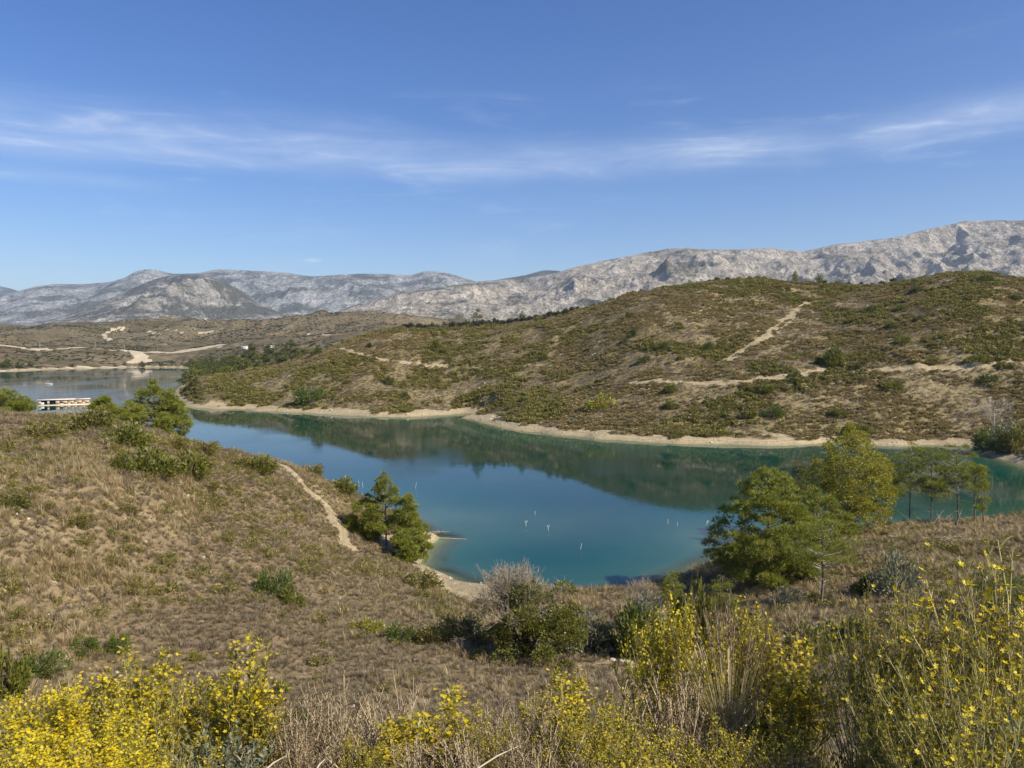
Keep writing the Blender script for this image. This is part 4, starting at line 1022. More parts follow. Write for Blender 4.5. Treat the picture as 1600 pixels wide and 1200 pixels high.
for i, (px, Y, s_) in enumerate([(222, 870, .9), (30, 770, 1.0), (10, 765, 1.3), (-10, 770, 1.4), (48, 800, .8), (165, 930, .6), (455, 900, 1.2), (395, 880, 1.3)]):
    x_ = (px - 800) / F * Y; o = copy_tree(wd); o.location = (x_, Y, ground(x_, Y) - .2); o.rotation_euler[2] = i * 2; o.scale = (s_,) * 3
    tag(o, ['dark tree on the far bank beside the pale gully', 'dark tree low on the far bank near the left edge', 'bigger dark tree on the far bank at the left edge', 'dark tree just outside the left edge of the far bank', 'small dark tree right of the others on the far left bank', 'little dark tree on the far road terrace', 'dark tree behind the wood near the small white house', 'tall dark tree behind the wood at the end of the lake'][i], 'tree')
    if 'group' in o: del o['group']
for i, (px, Y, s_) in enumerate([(88, 1000, .5), (140, 1010, .45)]):
    pass

# ------------------------------------------------------------------ the large central bush and bare trees
def bare_crown(h, w, n, mat, root, name='twigs', thin=.006, base=(0, 0, 0), up=1.0):
    b = MB()
    def grow(p, d, ln, r_, lev):
        q = p + d * ln; mid = (p + q) / 2 + rng.normal(0, ln * .06, 3); b.tube([p, mid, q], [r_, r_ * .8, r_ * .6], 3 if lev > 1 else 5, False)
        if lev >= 5: return
        for _ in range(3 if lev < 4 else 2):
            dd = d + rng.normal(0, .42, 3) + [0, 0, .10 * up]; dd /= np.linalg.norm(dd); grow(q, dd, ln * rng.uniform(.55, .85), max(r_ * .6, thin), lev + 1)
    for _ in range(n):
        a = rng.uniform(0, 6.28); k = rng.uniform(.1, 1) * w * .5 / h; d = np.array([math.cos(a) * k, math.sin(a) * k, 1.0]); d /= np.linalg.norm(d)
        grow(np.array(base, float), d, h * .3, .05, 0)
    return b.build(name, M[mat], root)
p_ = hit(822, 1028, 30, 70); k_ = p_[1] / F
root = empty('large_bush', p_); tag(root, 'large bushy dark green shrub with a bare grey twiggy top in the centre foreground', 'bush')
b = MB(); n = 15000; C = []
for _ in range(70):
    a = rng.uniform(0, 6.28); q = rng.uniform(0, 1) ** .5; t = rng.uniform(0, 1)
    C.append([math.cos(a) * q * 2.9 * (1 - t * .45), math.sin(a) * q * 2.6 * (1 - t * .45), .3 + t * 3.4])
C = np.array(C); C[:, 0] += .1
for c in C:
    c = c * [1.2, 1.15, 1.2] + [.4, -.3, 0]; k = 330; d = rng.normal(size=(k, 3)); d /= np.linalg.norm(d, axis=1, keepdims=True); d[:, 2] = np.where(rng.uniform(size=k) < .75, np.abs(d[:, 2]), d[:, 2])
    b.leaves(c + d * rng.uniform(.45, .8) * rng.uniform(.5, 1, (k, 1)) ** .5, .16, .09, d, .2)
b.build('foliage', M['shrub'], root)
bare_crown(6.3, 3.0, 13, 'twig', root, 'bare_twigs', .012, (-1.1, .2, 0))
b = MB(); C2 = rng.normal(0, 1, (60, 3)) * [1.7, 1.0, .9] + [-1.0, .2, 3.2]
for c in C2:
    k = 60; d = rng.normal(size=(k, 3)); d /= np.linalg.norm(d, axis=1, keepdims=True); b.leaves(c + d * .5 * rng.uniform(.3, 1, (k, 1)), .11, .045, d, .2)
b.build('sparse_leaves', M['greyleaf'], root)
t = MB()
for _ in range(14):
    a = rng.uniform(0, 6.28); e = np.array([math.cos(a) * 1.8, math.sin(a) * 1.6, rng.uniform(1.5, 3)]); t.tube([[0, 0, -.2], e * [.4, .4, .6], e], [.09, .06, .02], 5, False)
t.build('stem', M['bark'], root)
for px, Y, h_, lb_ in [(1556, 178, 11, 'bare whitish dead tree on the spit at the right edge'), (1000, 62, 3.4, 'bare grey sapling at the water edge between the central bush and the biggest pine')]:
    g = by_depth(px, Y); root = empty('dead_tree', g); tag(root, lb_, 'dead tree')
    b = MB(); b.tube([[0, 0, -.3], [.1, 0, h_ * .4], [.0, .1, h_ * .8]], [.02 * h_, .014 * h_, .005 * h_], 6); b.build('trunk', M['deadwood' if px == 1556 else 'twig'], root, True)
    bare_crown(h_ * .95, h_ * .55, 4, 'deadwood' if px == 1556 else 'twig', root, 'branch', .02 if px == 1556 else .008, (0, 0, h_ * .12))

# ------------------------------------------------------------------ drowned sticks, driftwood, fallen branches, rocks
M['twigwhite'] = plain_mat('weathered white wood', (.46, .45, .42), (.62, .61, .57), 3)
ST = [(561, 760, 8, 'left one of the two close white sticks in the water off the left bank'), (567, 762, 8, 'right one of the two close white sticks in the water off the left bank'), (649, 763, 8, 'single white stick in the water behind the pine clump'),
      (822, 822, 8, 'white stick, left one of the middle three in the bay'), (836, 804, 5, 'shortest white stick, farthest of the middle three in the bay'), (857, 829, 8, 'forked white stick, right one of the middle three in the bay'), (907, 858, 8, 'white stick nearest to the camera in the bay'),
      (1043, 819, 7, 'white stick, left one of the row near the biggest pine'), (1058, 822, 5, 'short hooked white stick in the row near the biggest pine'), (1103, 823, 9, 'tallest white stick in the row near the biggest pine'), (1110, 824, 4, 'tiny white stick right of the tallest one near the biggest pine')]
for i, (px, py, hp, lb_) in enumerate(ST):
    q = on_water(px, py); k_ = q[1] / F; h_ = hp * k_ * 1.15; b = MB(); ln = rng.uniform(-.25, .25)
    b.tube([[0, 0, -.8], [0, 0, 0], [ln * h_ * .5, 0, h_ * .55], [ln * h_, .05, h_]], [.045, .04, .035, .02], 6)
    if i in (3, 5, 9): b.tube([[ln * h_ * .5, 0, h_ * .5], [ln * h_ * .5 + .28, .05, h_ * .95]], [.04, .02], 5)
    o = b.build('dead_stick', M['twigwhite'], None, True, loc=q); tag(o, lb_, 'stick', 'dead sticks standing in the bay')
def logs(name, label, cat, p, n, L, spread, r_, mat, up=.15, az=None):
    root = empty(name, p); tag(root, label, cat)
    for k in range(n):
        a = rng.uniform(0, 6.28) if az is None else az + rng.normal(0, .3); c = np.array([rng.normal(0, spread), rng.normal(0, spread * .5), .1 + abs(rng.normal(0, .12))]); l_ = L * rng.uniform(.4, 1)
        dd = np.array([math.cos(a), math.sin(a), rng.uniform(-.05, up)]) * l_ / 2; b = MB()
        b.tube([c - dd, c + rng.normal(0, l_ * .03, 3), c + dd], [r_, r_ * .8, r_ * .3], 5)
        for _ in range(3): e = c + dd * rng.uniform(-.5, .8); b.tube([e, e + rng.normal(0, l_ * .14, 3) + [0, 0, l_ * .05]], [r_ * .4, r_ * .15], 3, False)
        b.build('branch', M[mat], root)
logs('driftwood', 'heap of bleached driftwood in the water right of the pine clump', 'driftwood', on_water(677, 836), 8, 2.6, .9, .05, 'twig', .1, .3)
q = on_water(705, 842); b = MB(); b.tube([[-2.4, .3, .05], [0, 0, .06], [2.0, -.2, .02]], [.05, .045, .02], 5); tag(b.build('drift_pole', M['deadwood'], None, loc=q), 'long bleached pole floating right of the driftwood heap', 'driftwood')
logs('branch_pile', 'grey heap of dead branches at the foot of the slender pines', 'dead branches', by_depth(1468, 91), 26, 4.6, 1.1, .035, 'twig', 1.2)
logs('fallen_branches', 'dead branches lying right of the slender pines', 'dead branches', by_depth(1520, 80), 7, 5.0, 1.6, .04, 'twig', .05, .1)
logs('fallen_tree', 'long thin fallen trunk lying in the dry grass on the right slope', 'fallen tree', by_depth(1425, 84), 3, 6.0, .5, .05, 'twig', .05, -.1)
rk = [rock_mesh(i * 7 + 1, .55) for i in range(4)]
RK = [(958, 1031, 10, 'leftmost pale rock at the terrace edge right of the central bush'), (972, 1033, 12, 'second pale rock of the line at the terrace edge'), (983, 1036, 16, 'largest pale rock of the line at the terrace edge'), (994, 1040, 12, 'rightmost pale rock of the line at the terrace edge'),
      (387, 1012, 9, 'pale rock on the brown terrace right of the small yellowish shrub'), (314, 972, 9, 'flat white rock in the dry grass left of the lone bright shrub'), (1204, 938, 10, 'white rock on the bare patch under the biggest pine'), (1215, 936, 7, 'smaller white rock beside the white rock under the biggest pine'),
      (730, 1048, 7, 'small pale rock on the faint track across the terrace'), (785, 1052, 6, 'small white rock below the central bush'), (640, 1044, 5, 'tiny pale rock in the middle of the brown terrace')]
for i, (px, py, wp, lb_) in enumerate(RK):
    p_ = hit(px, py, 18, 130); k_ = p_[1] / F * wp / 2; tag(link('rock', rk[i % 4], M['rock'], None, p_, (0, 0, i * 1.3), (k_, k_ * .8, k_)), lb_, 'rock')
for px, py, wp, hp, lb_ in [(553, 1002, 18, 18, 'pale straw tuft left of the low row of shrubs'), (574, 1062, 18, 20, 'pale straw tuft standing on the brown terrace'), (495, 975, 20, 14, 'small pale straw tuft above the brown terrace')]:
    p_ = hit(px, py, 18, 130); k_ = p_[1] / F; tag(link('grass_tuft', tuft_proto(120, 1.0, .35, .012, .55, .2), M['straw'], None, p_, (0, 0, px), (hp * k_,) * 3), lb_, 'grass tuft')

# ------------------------------------------------------------------ houseboat, boat, poles, houses
M['tan'] = plain_mat('tan wall', (.50, .40, .27), (.62, .51, .36), 1.5, rough=.7, bmp=.1)
A0 = on_water(60, 634); rt = empty('houseboat', A0, R(27)); tag(rt, 'long flat roofed cream houseboat floating on the left arm of the lake', 'houseboat')
Lh, Wh = 17.6, 6.0
b = MB(); b.box((-.3, -.3, -.5), (Lh + .3, Wh + .3, .35)); b.build('hull', M['cream'], rt)
b = MB()
# front wall built round its openings
ops = [(.9, 3.1, .35, 2.85), (3.75, 5.95, .35, 2.95), (7.2, 8.6, 1.1, 2.1), (9.8, 11.0, 1.4, 2.1), (12.2, 13.3, 1.4, 2.1), (15.0, 16.2, 1.4, 2.15)]
xs_ = [0.]
for (a0, a1, c0, c1) in ops:
    b.box((xs_[-1], 0, .352), (a0, .12, 3.0)); b.box((a0, 0, c1), (a1, .12, 3.0))
    if c0 > .4: b.box((a0, 0, .352), (a1, .12, c0))
    xs_.append(a1)
b.box((xs_[-1], 0, .352), (Lh, .12, 3.0))
b.box((0, .122, .352), (.12, 1.2, 3.0)); b.box((0, 1.2, .352), (.12, 4.6, 1.0)); b.box((0, 4.6, .352), (.12, Wh - .122, 3.0)); b.box((0, 1.2, 2.5), (.12, 4.6, 3.0)); b.box((Lh - .12, .122, .352), (Lh, Wh - .122, 3.0)); b.box((0, Wh - .12, .352), (Lh, Wh, 3.0))
b.build('wall', M['tan'], rt)
for (a0, a1, c0, c1) in [(6.05, 7.1, .4, 2.9), (8.7, 9.7, .9, 2.3), (11.1, 12.1, .9, 2.3), (13.4, 14.9, .9, 2.3), (16.3, 17.4, .9, 2.3)]:
    b = MB(); b.box((a0, -.05, c0), (a1, -.003, c1)); b.build('timber_panel', M['timber'], rt)
for i, (a0, a1, c0, c1) in enumerate(ops):
    b = MB(); b.box((a0 + .05, .5, c0 + .05), (a1 - .05, .56, c1 - .05)) if i < 2 else b.box((a0, .06, c0), (a1, .1, c1))
    w_ = b.build('window' if i > 1 else 'doorway', M['dark' if i < 3 else 'rust'], rt)
    f = MB(); t_ = .09
    f.box((a0 - t_, -.07, c0), (a0, -.004, c1)); f.box((a1, -.07, c0), (a1 + t_, -.004, c1)); f.box((a0 - t_, -.07, c1), (a1 + t_, -.004, c1 + t_))
    f.build('frame', M['white'], w_)
b = MB(); b.box((.06, 1.2, 1.0), (.1, 4.6, 2.5)); b.build('window', M['dark'], rt)
b = MB(); b.box((.6, .35, .36), (1.9, .45, 1.75)); b.build('white_panel', M['white'], rt)
b = MB(); b.box((-.45, -.45, 3.002), (Lh * .72, Wh + .45, 3.32)); b.box((Lh * .72 + .003, -.4, 3.002), (Lh + .4, Wh + .4, 3.2)); b.build('roof', M['cream'], rt); rt.scale = (1.05, 1.05, .72)
# small white boat
q = on_water(76, 600.5); rb = empty('small_boat', q, .5); tag(rb, 'tiny white boat on the water beyond the houseboat', 'boat')
v = []; nS = 9
for i in range(nS):
    t = i / (nS - 1); w_ = .7 * math.sin(math.pi * min(1, .25 + t * .75)) ** .8 + .02; x_ = (t - .5) * 4.2
    v += [[x_, -w_, .5 + .12 * t], [x_, -w_ * .7, .0], [x_, 0, -.15], [x_, w_ * .7, .0], [x_, w_, .5 + .12 * t]]
f = [[i * 5 + j, i * 5 + j + 1, (i + 1) * 5 + j + 1, (i + 1) * 5 + j] for i in range(nS - 1) for j in range(4)]
b = MB(); b.add(v, f); b.add([v[0], v[1], v[2], v[3], v[4]], [[0, 1, 2, 3]]); b.add([v[0], v[3], v[4]], [[0, 1, 2]]); b.build('hull', M['white'], rb, True)
for x_ in (-.9, .6): b = MB(); b.box((x_, -.6, .36), (x_ + .3, .6, .4)); b.build('bench', M['cream'], rb)
# poles along the far road
POLE = [(63, 935, 'first utility pole from the left along the far road'), (118, 955, 'second utility pole from the left along the far road'), (150, 975, 'third utility pole from the left along the far road'), (195, 985, 'fourth utility pole from the left along the far road'), (247, 1000, 'fifth utility pole from the left along the far road')]
p0 = None
for px, Y, lb_ in POLE:
    g = by_depth(px, Y)
    if p0 is None:
        p0 = empty('utility_pole', g); b = MB(); b.tube([[0, 0, -.5], [0, 0, 8.4]], [.16, .11], 8); b.build('mast', M['concrete'], p0, True)
        b = MB(); b.box((-.9, -.06, 7.8), (.9, .06, 7.95)); b.build('crossarm', M['concrete'], p0)
        for x_ in (-.75, 0, .75): b = MB(); b.tube([[x_, 0, 7.95], [x_, 0, 8.2]], [.06, .04], 6); b.build('insulator', M['white'], p0)
        o = p0
    else: o = copy_tree(p0, None, g)
    tag(o, lb_, 'utility pole', 'utility poles along the far road')
# white van on the far road
g = by_depth(73, 935); rv = empty('white_van', g, .3); tag(rv, 'white van parked at the left end of the far road', 'van')
b = MB(); pr = [[-2.4, .4], [2.4, .4], [2.4, 1.1], [1.7, 1.25], [1.15, 2.0], [-2.3, 2.05], [-2.4, 1.9]]
nP = len(pr); v = [[a, -.9, c] for a, c in pr] + [[a, .9, c] for a, c in pr]; b.add(v, [[i, (i + 1) % nP, (i + 1) % nP + nP, i + nP] for i in range(nP)])
for o_ in (0, nP): b.add([v[o_ + i] for i in range(nP)], [[0, 1, 2], [0, 2, 3], [0, 3, 4], [0, 4, 5], [0, 5, 6]])
b.build('body', M['white'], rv)
for x_ in (-1.5, 1.5):
    for y_ in (-.92, .92): b = MB(); b.tube([[x_, y_ - .1, .36], [x_, y_ + .1, .36]], [.36, .36], 12); b.build('wheel', M['dark'], rv)
b = MB(); b.box((-1.9, -.93, 1.3), (1.0, -.905, 1.85)); b.build('window', M['dark'], rv)
# houses behind the wooded end
def house(px, Y, w, dp, h, lb_, s_=1):
    g = by_depth(px, Y); r0 = empty('house', g + [0, 0, .0], .2); tag(r0, lb_, 'house')
    b = MB(); b.box((-w / 2, -dp / 2, -1), (w / 2, dp / 2, h)); b.build('wall', M['white'], r0)
    b = MB(); b.box((-w / 2 - .4, -dp / 2 - .4, h + .003), (w / 2 + .4, dp / 2 + .4, h + .3)); b.build('roof', M['white'], r0)
    for x_ in np.arange(-w / 2 + 1.2, w / 2 - 1, 2.4): b = MB(); b.box((x_, -dp / 2 - .05, 1.0), (x_ + 1.0, -dp / 2 - .004, 2.2)); b.build('window', M['dark'], r0)
    return r0
hs = house(383, 905, 7, 6, 3.2, 'small white flat roofed house among the trees at the end of the lake'); hs.location[2] += 1.2
hs = house(422, 900, 10, 6, 3.0, 'longer low pale house right of the small white one among the trees'); hs.location[2] += 1.0

# ------------------------------------------------------------------ foreground plants
def flower_star(b, P, D, r_, k=6):
    n = len(P)
    if n == 0: return
    w = np.cross(D, rng.normal(size=(n, 3))); w /= np.linalg.norm(w, axis=1, keepdims=True) + 1e-9; u_ = np.cross(D, w); rr = r_ * rng.uniform(.7, 1.2, (n, 1))
    for j in range(k):
        a0 = 2 * math.pi * j / k; c0 = w * math.cos(a0) + u_ * math.sin(a0); s0 = -w * math.sin(a0) + u_ * math.cos(a0)
        v = np.stack([P, P + c0 * rr * .6 + s0 * rr * .26 + D * rr * .15, P + c0 * rr + D * rr * .25, P + c0 * rr * .6 - s0 * rr * .26 + D * rr * .15], 1).reshape(-1, 3); b.add(v, np.arange(n * 4).reshape(n, 4))
def flower_plant(h=1.0, spread=.42, stems=34, nleaf=34, branch=8, fl=4, r_=.011, leafL=.05, leafW=.012, fl_from=.5, buds=0, side=.16, slender=False, mats=('fgstem', 'fgleaf', 'flower'), base_leaves=500, thick=1.0):
    root = empty('flowering_shrub'); sb = MB(); lf = MB(); fb = MB(); bd = MB()
    FP = []; FD = []; LP = []; LD = []; BP = []
    for i in range(stems):
        a = rng.uniform(0, 6.283); q = rng.uniform(0, 1) ** .6; hh = h * rng.uniform(.62, 1.0) * (1 - .25 * q)
        t = np.linspace(0, 1, 6); out = spread * q * h; pts = np.stack([math.cos(a) * (out * t ** 1.1 + .04 * q), math.sin(a) * (out * t ** 1.1 + .04 * q), hh * t], -1); pts[1:] += rng.normal(0, .012 * h, (5, 3))
        sb.tube(pts, np.linspace(.0045, .0016, 6) * thick, 3, False)
        tt = rng.uniform(.12, 1, nleaf); LP.append(np.stack([np.interp(tt, t, pts[:, k]) for k in range(3)], -1)); b_ = rng.uniform(0, 6.28, nleaf); LD.append(np.stack([np.cos(b_), np.sin(b_), np.full(nleaf, .7)], -1))
        for _ in range(branch):
            tb = rng.uniform(fl_from, .97); p0 = np.array([np.interp(tb, t, pts[:, k]) for k in range(3)]); b_ = rng.uniform(0, 6.28); ln = side * h * rng.uniform(.4, 1) * (1.35 - tb)
            dd = np.array([math.cos(b_) * .6, math.sin(b_) * .6, 1]); e = p0 + dd * ln; sb.tube([p0, e], [.0018 * thick, .001 * thick], 3, False)
            m_ = rng.integers(2, 6); LP.append(p0 + dd * ln * rng.uniform(0, 1, (m_, 1))); LD.append(rng.normal(size=(m_, 3)) * .5 + [0, 0, .5])
            nf = rng.poisson(fl)
            if nf: FP.append(e + rng.normal(0, .018 * h, (nf, 3)) * [1, 1, 1.3]); FD.append(rng.normal(size=(nf, 3)) * .45 + [0, 0, 1.0])
            nb_ = rng.poisson(buds)
            if nb_: BP.append(e + rng.normal(0, .03 * h, (nb_, 3)))
    sb.build('stem', M[mats[0]], root)
    LP = np.concatenate(LP); LD = np.concatenate(LD)
    if base_leaves:
        a = rng.uniform(0, 6.28, base_leaves); q = rng.uniform(0, 1, base_leaves) ** .5 * spread * h * .8; LP = np.concatenate([LP, np.stack([np.cos(a) * q, np.sin(a) * q, rng.uniform(.05, .55, base_leaves) * h], -1)]); LD = np.concatenate([LD, rng.normal(size=(base_leaves, 3))])
    lf.leaves(LP, leafL, leafW, LD, .3); lf.build('foliage', M[mats[1]], root)
    if FP:
        FP = np.concatenate(FP); FD = np.concatenate(FD); FD /= np.linalg.norm(FD, axis=1, keepdims=True); flower_star(fb, FP, FD, r_, 6); o = fb.build('blossom', M[mats[2]], root); o['kind'] = 'stuff'
    if BP:
        BP = np.concatenate(BP); bd.leaves(BP, .012, .010, None, .5); bd.leaves(BP, .012, .010, None, .5); o = bd.build('seed_head', M['dryleaf'], root); o['kind'] = 'stuff'
    return root
PL = {}
def fg(kind, px, Y, top, label, sx=1.0, rz=None, cat=None, name=None):
    x_ = (px - 800) / F * Y; g = ground(x_, Y); need = ray(px, top)[2] * Y - g; pass
    src, used = PL[kind]
    o = src if not used[0] else copy_tree(src); used[0] = True
    o.location = (x_, Y, g - .03); o.rotation_euler[2] = random.uniform(0, 6.28) if rz is None else rz; s_ = need / .88; w_ = min(s_, 1.35) * sx; o.scale = (w_, w_, s_)
    if name: o.name = name
    tag(o, label, cat or 'flowering shrub'); return o
PL['A'] = (flower_plant(1.0, .36, 34, 34, 10, 6.0, r_=.0095, fl_from=.6, leafL=.042, leafW=.009, base_leaves=350), [False])
PL['A2'] = (flower_plant(1.0, .45, 38, 36, 8, 3.2, r_=.0095, fl_from=.55, leafL=.045, leafW=.009, base_leaves=450), [False])
PL['A3'] = (flower_plant(1.0, .38, 36, 34, 11, 8.0, r_=.0105, fl_from=.58, leafL=.042, leafW=.009), [False])
PL['S'] = (flower_plant(1.0, .16, 19, 26, 9, 5.2, fl_from=.45, side=.12, base_leaves=160, r_=.010), [False])
PL['S2'] = (flower_plant(1.0, .2, 20, 30, 7, .8, r_=.015, leafL=.028, leafW=.006, fl_from=.6, side=.1, buds=1, base_leaves=100), [False])
PL['B'] = (flower_plant(1.0, .5, 52, 22, 7, .55, r_=.018, fl_from=.6, buds=1.2, leafL=.032, leafW=.006, side=.16, base_leaves=350), [False])
PL['B2'] = (flower_plant(1.0, .56, 70, 30, 6, .75, r_=.017, fl_from=.35, buds=.8, leafL=.04, leafW=.008, side=.16, base_leaves=700), [False])
PL['D'] = (flower_plant(1.0, .55, 46, 26, 9, 0, thick=1.7, fl_from=.3, buds=3, leafL=.03, leafW=.010, mats=('drystem', 'dryleaf', 'flower'), side=.2, base_leaves=500), [False])
PL['D2'] = (flower_plant(1.0, .40, 18, 5, 5, 0, thick=1.8, fl_from=.5, buds=1, leafL=.025, leafW=.006, mats=('drystem', 'dryleaf', 'flower'), side=.2, base_leaves=60), [False])
PL['W'] = (flower_plant(1.0, .62, 40, 46, 6, 0, fl_from=.3, leafL=.06, leafW=.03, mats=('fgstem', 'greyleaf', 'flower'), side=.14, base_leaves=1500), [False])
for k in ('D', 'D2'): PL[k][0].name = 'withered_shrub'
PL['W'][0].name = 'leafy_shrub'
def grass_clump(n=240, h=1.0, plume=16):
    root = empty('tall_grass'); b = MB()
    for i in range(n):
        a = rng.uniform(0, 6.28); q = rng.uniform(0, 1) ** .7; hh = h * rng.uniform(.45, .95); out = q * h * .40; t = np.linspace(0, 1, 5)
        c = np.stack([math.cos(a) * (.05 * q + out * t ** 1.8), math.sin(a) * (.05 * q + out * t ** 1.8), hh * (t - .12 * q * t ** 3)], -1); sd_ = np.array([-math.sin(a), math.cos(a), 0]) * .0045
        w_ = np.linspace(1, .12, 5)[:, None]; v = np.concatenate([c - sd_ * w_, c + sd_ * w_]); b.add(v, [[k, k + 1, k + 6, k + 5] for k in range(4)])
    b.build('blade', M['blond'], root)['kind'] = 'stuff'
    b = MB(); pb = MB()
    for i in range(plume):
        a = rng.uniform(0, 6.28); out = rng.uniform(.02, .26) * h; hh = h * rng.uniform(.8, 1.02); t = np.linspace(0, 1, 6); c = np.stack([math.cos(a) * out * t ** 1.5, math.sin(a) * out * t ** 1.5, hh * t], -1)
        b.tube(c, np.linspace(.003, .001, 6), 3, False); m_ = 46; tt = rng.uniform(.80, 1, m_); P = np.stack([np.interp(tt, t, c[:, k]) for k in range(3)], -1) + rng.normal(0, .006, (m_, 3)); pb.leaves(P, .032, .005, np.tile([math.cos(a) * .2, math.sin(a) * .2, 1.3], (m_, 1)), .3)
    b.build('stalk', M['drystem'], root); pb.build('plume', M['dryleaf'], root)['kind'] = 'stuff'
    return root
PL['G'] = (grass_clump(), [False])
PL['T'] = (grass_clump(26, 1.0, 6), [False])
FG = [
 ('A', 10, 4.6, 1085, 'yellow flowering shrub in the bottom left corner, cut by the left edge', 1.1), ('A3', 75, 4.3, 1070, 'densely yellow shrub second from the left edge', 1.1), ('A', 135, 5.0, 1048, 'yellow flowering shrub behind the densest left one', 1.1),
 ('S', 200, 5.1, 1000, 'tall yellow spike above the left flower mass', 1.1), ('A2', 232, 4.7, 1060, 'leafy shrub with few yellow flowers under the tall left spike', 1.1), ('A3', 150, 3.7, 1135, 'brightest yellow shrub at the bottom edge of the left mass', 1.1), ('A3', 50, 3.5, 1150, 'low yellow shrub in the very bottom left', 1.1),
 ('A', 295, 5.2, 1052, 'yellow flowering shrub right of the left flower mass', .9), ('A', 330, 5.4, 1058, 'yellow flowering shrub behind the grey leaved plant', .8), ('S', 368, 4.9, 985, 'tallest slender yellow flowering stem at the left, standing clear of the others', 1.1), ('S', 405, 5.2, 1088, 'short yellow spike right of the tallest slender stem', .9),
 ('A2', 235, 3.8, 1140, 'yellow dotted leafy shrub at the bottom between bright shrub and grey plant', 1.0), ('W', 325, 4.5, 1135, 'grey green leafy plant at the bottom beneath the slender yellow stem', .9),
 ('D', 455, 4.8, 1110, 'withered brown shrub right of the grey green leafy plant', 1.0), ('D', 520, 5.2, 1055, 'arching withered plant with curling dry leaves', .8), ('D2', 560, 5.6, 1078, 'thin bare stems left of the dark shaded hollow', 1.0), ('D2', 640, 5.5, 1052, 'tall bare stems in front of the dark shaded hollow', .9), ('D2', 600, 5.0, 1090, 'crooked bare stems at the bottom centre', 1.2),
 ('A2', 545, 4.5, 1145, 'low yellow dotted weed between withered stems at the bottom left of centre', .7), ('S', 612, 4.8, 1118, 'sparse yellow spike among the bare stems at the bottom', 1.3), ('A2', 790, 4.5, 1120, 'olive yellow weed below the withered shrubs right of centre', .8), ('D', 650, 4.3, 1165, 'low tangle of dry stems at the bottom centre', 1.2), ('S', 680, 5.1, 1072, 'yellow flowering spike in the bottom centre', 1.9), ('S', 708, 5.0, 1108, 'shorter yellow spike beside the bottom centre one', 1.4), ('D', 745, 4.9, 1090, 'reddish withered shrub right of the centre yellow spike', .9), ('D', 830, 5.2, 1075, 'withered shrub with curled seed heads right of centre', .8), ('D', 740, 4.1, 1155, 'dry brown brush along the bottom edge', 1.2), ('D', 840, 4.3, 1145, 'dry brush at the bottom under the leaning stalk', 1.2),
 ('S', 892, 5.5, 1040, 'slender yellow stem reaching up right of centre', 1.3), ('S', 855, 5.3, 1075, 'small yellow spike left of the slender centre right stem', 1.2), ('A2', 915, 4.7, 1115, 'leafy yellow dotted shrub at the bottom right of centre', 1.0), ('A2', 960, 4.9, 1082, 'yellow dotted shrub left of the tall grass clump', .9), ('A2', 1000, 4.4, 1130, 'low yellow dotted shrub at the bottom left of the grass clump', 1.1),
 ('A', 1030, 6.0, 950, 'tall yellow flowering shrub, left one in front of the water inlet', .75), ('A', 1068, 6.0, 932, 'tall yellow flowering shrub touching the left side of the grass clump', .7), ('D', 1075, 5.2, 1040, 'brown withered shrub under the tall yellow ones', .9), ('G', 1150, 5.6, 975, 'tall clump of pale grass between the yellow shrubs', 1.25), ('T', 1118, 6.2, 945, 'few tall grass plumes rising over the pale grass clump', 1.0),
 ('A', 1178, 6.1, 938, 'yellow flowering shrub behind the right side of the grass clump', .8), ('S', 1205, 6.0, 975, 'yellow spike right of the grass clump', 1.4), ('S', 1245, 5.6, 990, 'thin yellow topped stems between grass clump and the right shrub mass', 1.4), ('T', 1250, 5.8, 965, 'single grass plumes right of the yellow spike', .9), ('T', 1292, 5.6, 1030, 'bent grass plumes left of the right shrub mass', .9), ('A2', 1215, 4.8, 1100, 'loose yellow dotted shrub right of the pale grass stalks', .9), ('A2', 1130, 4.6, 1120, 'olive leafy shrub at the foot of the grass clump', 1.0), ('D', 1262, 4.5, 1165, 'dry low plant at the bottom left of the right shrub mass', .9),
 ('B', 1362, 4.9, 925, 'leftmost shrub of the right mass, yellow daisies on long stems', .6), ('B', 1412, 4.8, 915, 'second shrub of the right mass with upright budding stems', .65), ('B2', 1465, 4.5, 955, 'daisy shrub in the middle of the right mass', .75), ('B', 1500, 4.9, 905, 'brownish budding shrub behind the middle of the right mass', .9), ('B', 1560, 4.4, 865, 'tall yellow daisy shrub near the right edge', .9), ('S2', 1590, 4.6, 825, 'tallest stems with pale yellow daisies at the right edge', 1.5),
 ('B2', 1440, 4.1, 1045, 'dense daisy shrub at the lower left of the right mass', .75), ('B2', 1510, 3.8, 1030, 'dense daisy shrub at the lower middle of the right mass', .8), ('B2', 1590, 3.7, 1000, 'dense daisy shrub at the lower right corner', .8), ('B2', 1490, 3.4, 1120, 'shaded daisy shrub on the bottom edge of the right mass', .8), ('B2', 1570, 3.2, 1100, 'shaded daisy shrub in the bottom right corner', .9), ('B', 1620, 4.2, 930, 'daisy shrub cut by the right edge', 1.0), ('W', 1592, 3.6, 1080, 'grey green leafy plant in the bottom right corner', .7), ('B2', 1415, 3.9, 1140, 'low daisy shrub at the lower left foot of the right mass', .6),
]
NM = {'S2': 'daisy_shrub', 'A': 'flowering_shrub', 'A2': 'flowering_shrub', 'A3': 'flowering_shrub', 'S': 'tall_weed', 'B': 'daisy_shrub', 'B2': 'daisy_shrub', 'D': 'withered_shrub', 'D2': 'bare_weed', 'G': 'tall_grass', 'T': 'tall_grass', 'W': 'leafy_shrub'}
CT = {'S2': 'daisy shrub', 'G': 'grass', 'T': 'grass', 'D': 'withered shrub', 'D2': 'withered shrub', 'W': 'leafy plant', 'B': 'daisy shrub', 'B2': 'daisy shrub'}
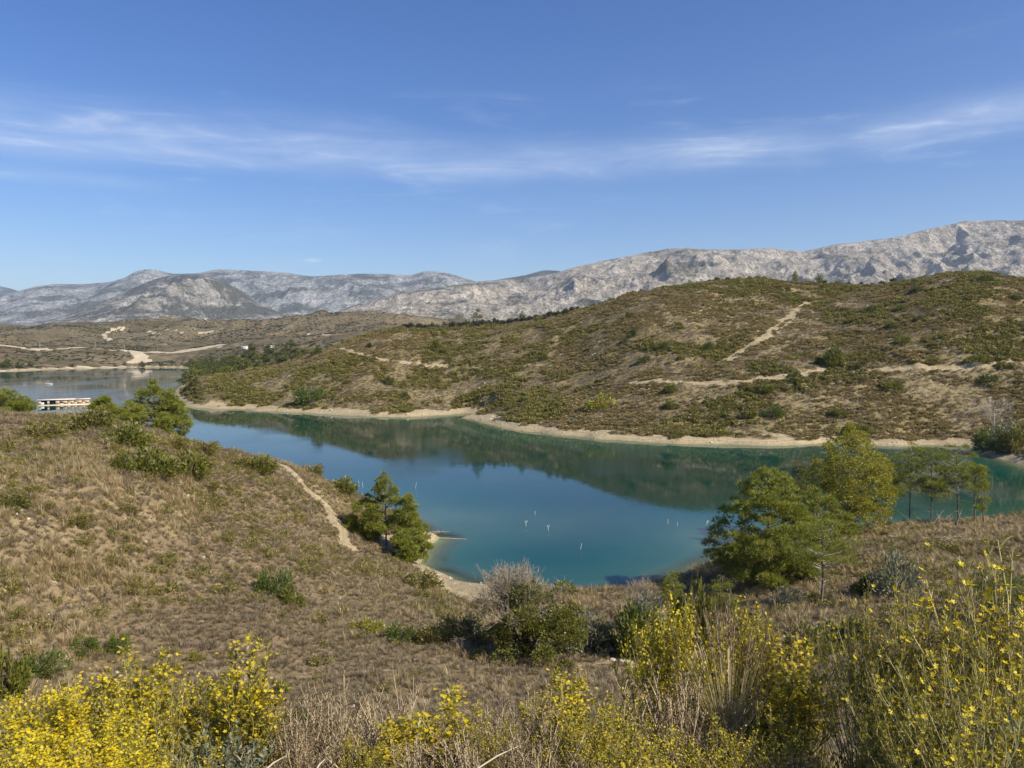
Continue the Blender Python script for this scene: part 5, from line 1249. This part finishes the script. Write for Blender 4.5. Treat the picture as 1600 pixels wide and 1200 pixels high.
for kind, px, Y, top, lb_, sx in FG: fg(kind, px, Y, top, lb_, sx, None, CT.get(kind), NM[kind])
for (xa, ya, Ya), (xb, yb, Yb_), lb_ in [((405, 1212, 3.6), (447, 1181, 3.8), 'short bleached stick in the bottom left'), ((490, 1210, 3.7), (508, 1186, 3.8), 'short pale stick right of the bleached one at the bottom'), ((740, 1205, 4.0), (812, 1165, 4.3), 'curved pale dry stalk at the bottom centre')]:
    a_, b_ = at(xa, ya, Ya), at(xb, yb, Yb_); b = MB(); b.tube([a_ - a_, (b_ - a_) * .5 + [0, 0, .012], b_ - a_], [.0055, .0045, .002], 6); tag(b.build('dry_stick', M['deadwood'], None, True, loc=a_), lb_, 'stick')
# low green and dry ground growth under the plants
x, y, z, d, p, s = sample(5200, 2.2, 20, -44, 44, .9); u = rng.uniform(size=x.size); k = u < .34
pr_v = tuft_proto(70, .5, .3, .0028, .6, .3)
scatter('verge_grass', np.stack([x, y, z], -1)[k], rng.uniform(.45, .85, k.sum()), pr_v, M['straw'], 'dry grass on the bank beneath the flowering shrubs', 'dry grass', .2)
scatter('verge_scrub', np.stack([x, y, z], -1)[~k & (y > 3)], rng.uniform(.3, .7, (~k & (y > 3)).sum()), bush_proto(420, .05, .016, .5, .45, 9, 5), M['fgleaf'], 'low green growth on the bank beneath the flowering shrubs', 'ground cover', .2)

# ------------------------------------------------------------------ haze
def haze():
    import mathutils
    top, bot = 1450.0, -40.0
    x0, x1, y0_, y1_ = -16000, 14000, -300, 18500
    b = MB(); b.box((x0, y0_, bot), (x1, y1_, top))
    m, t = new_mat('haze'); pv = t.node('ShaderNodeVolumePrincipled'); pv.inputs['Color'].default_value = (.66, .80, 1.0, 1); pv.inputs['Density'].default_value = 3.8e-5; pv.inputs['Anisotropy'].default_value = .2
    o = t.node('ShaderNodeOutputMaterial'); t.l.new(pv.outputs[0], o.inputs['Volume'])
    tag(b.build('haze', m), 'thin bluish haze in the air over the valley', 'haze', kind='stuff')
haze()
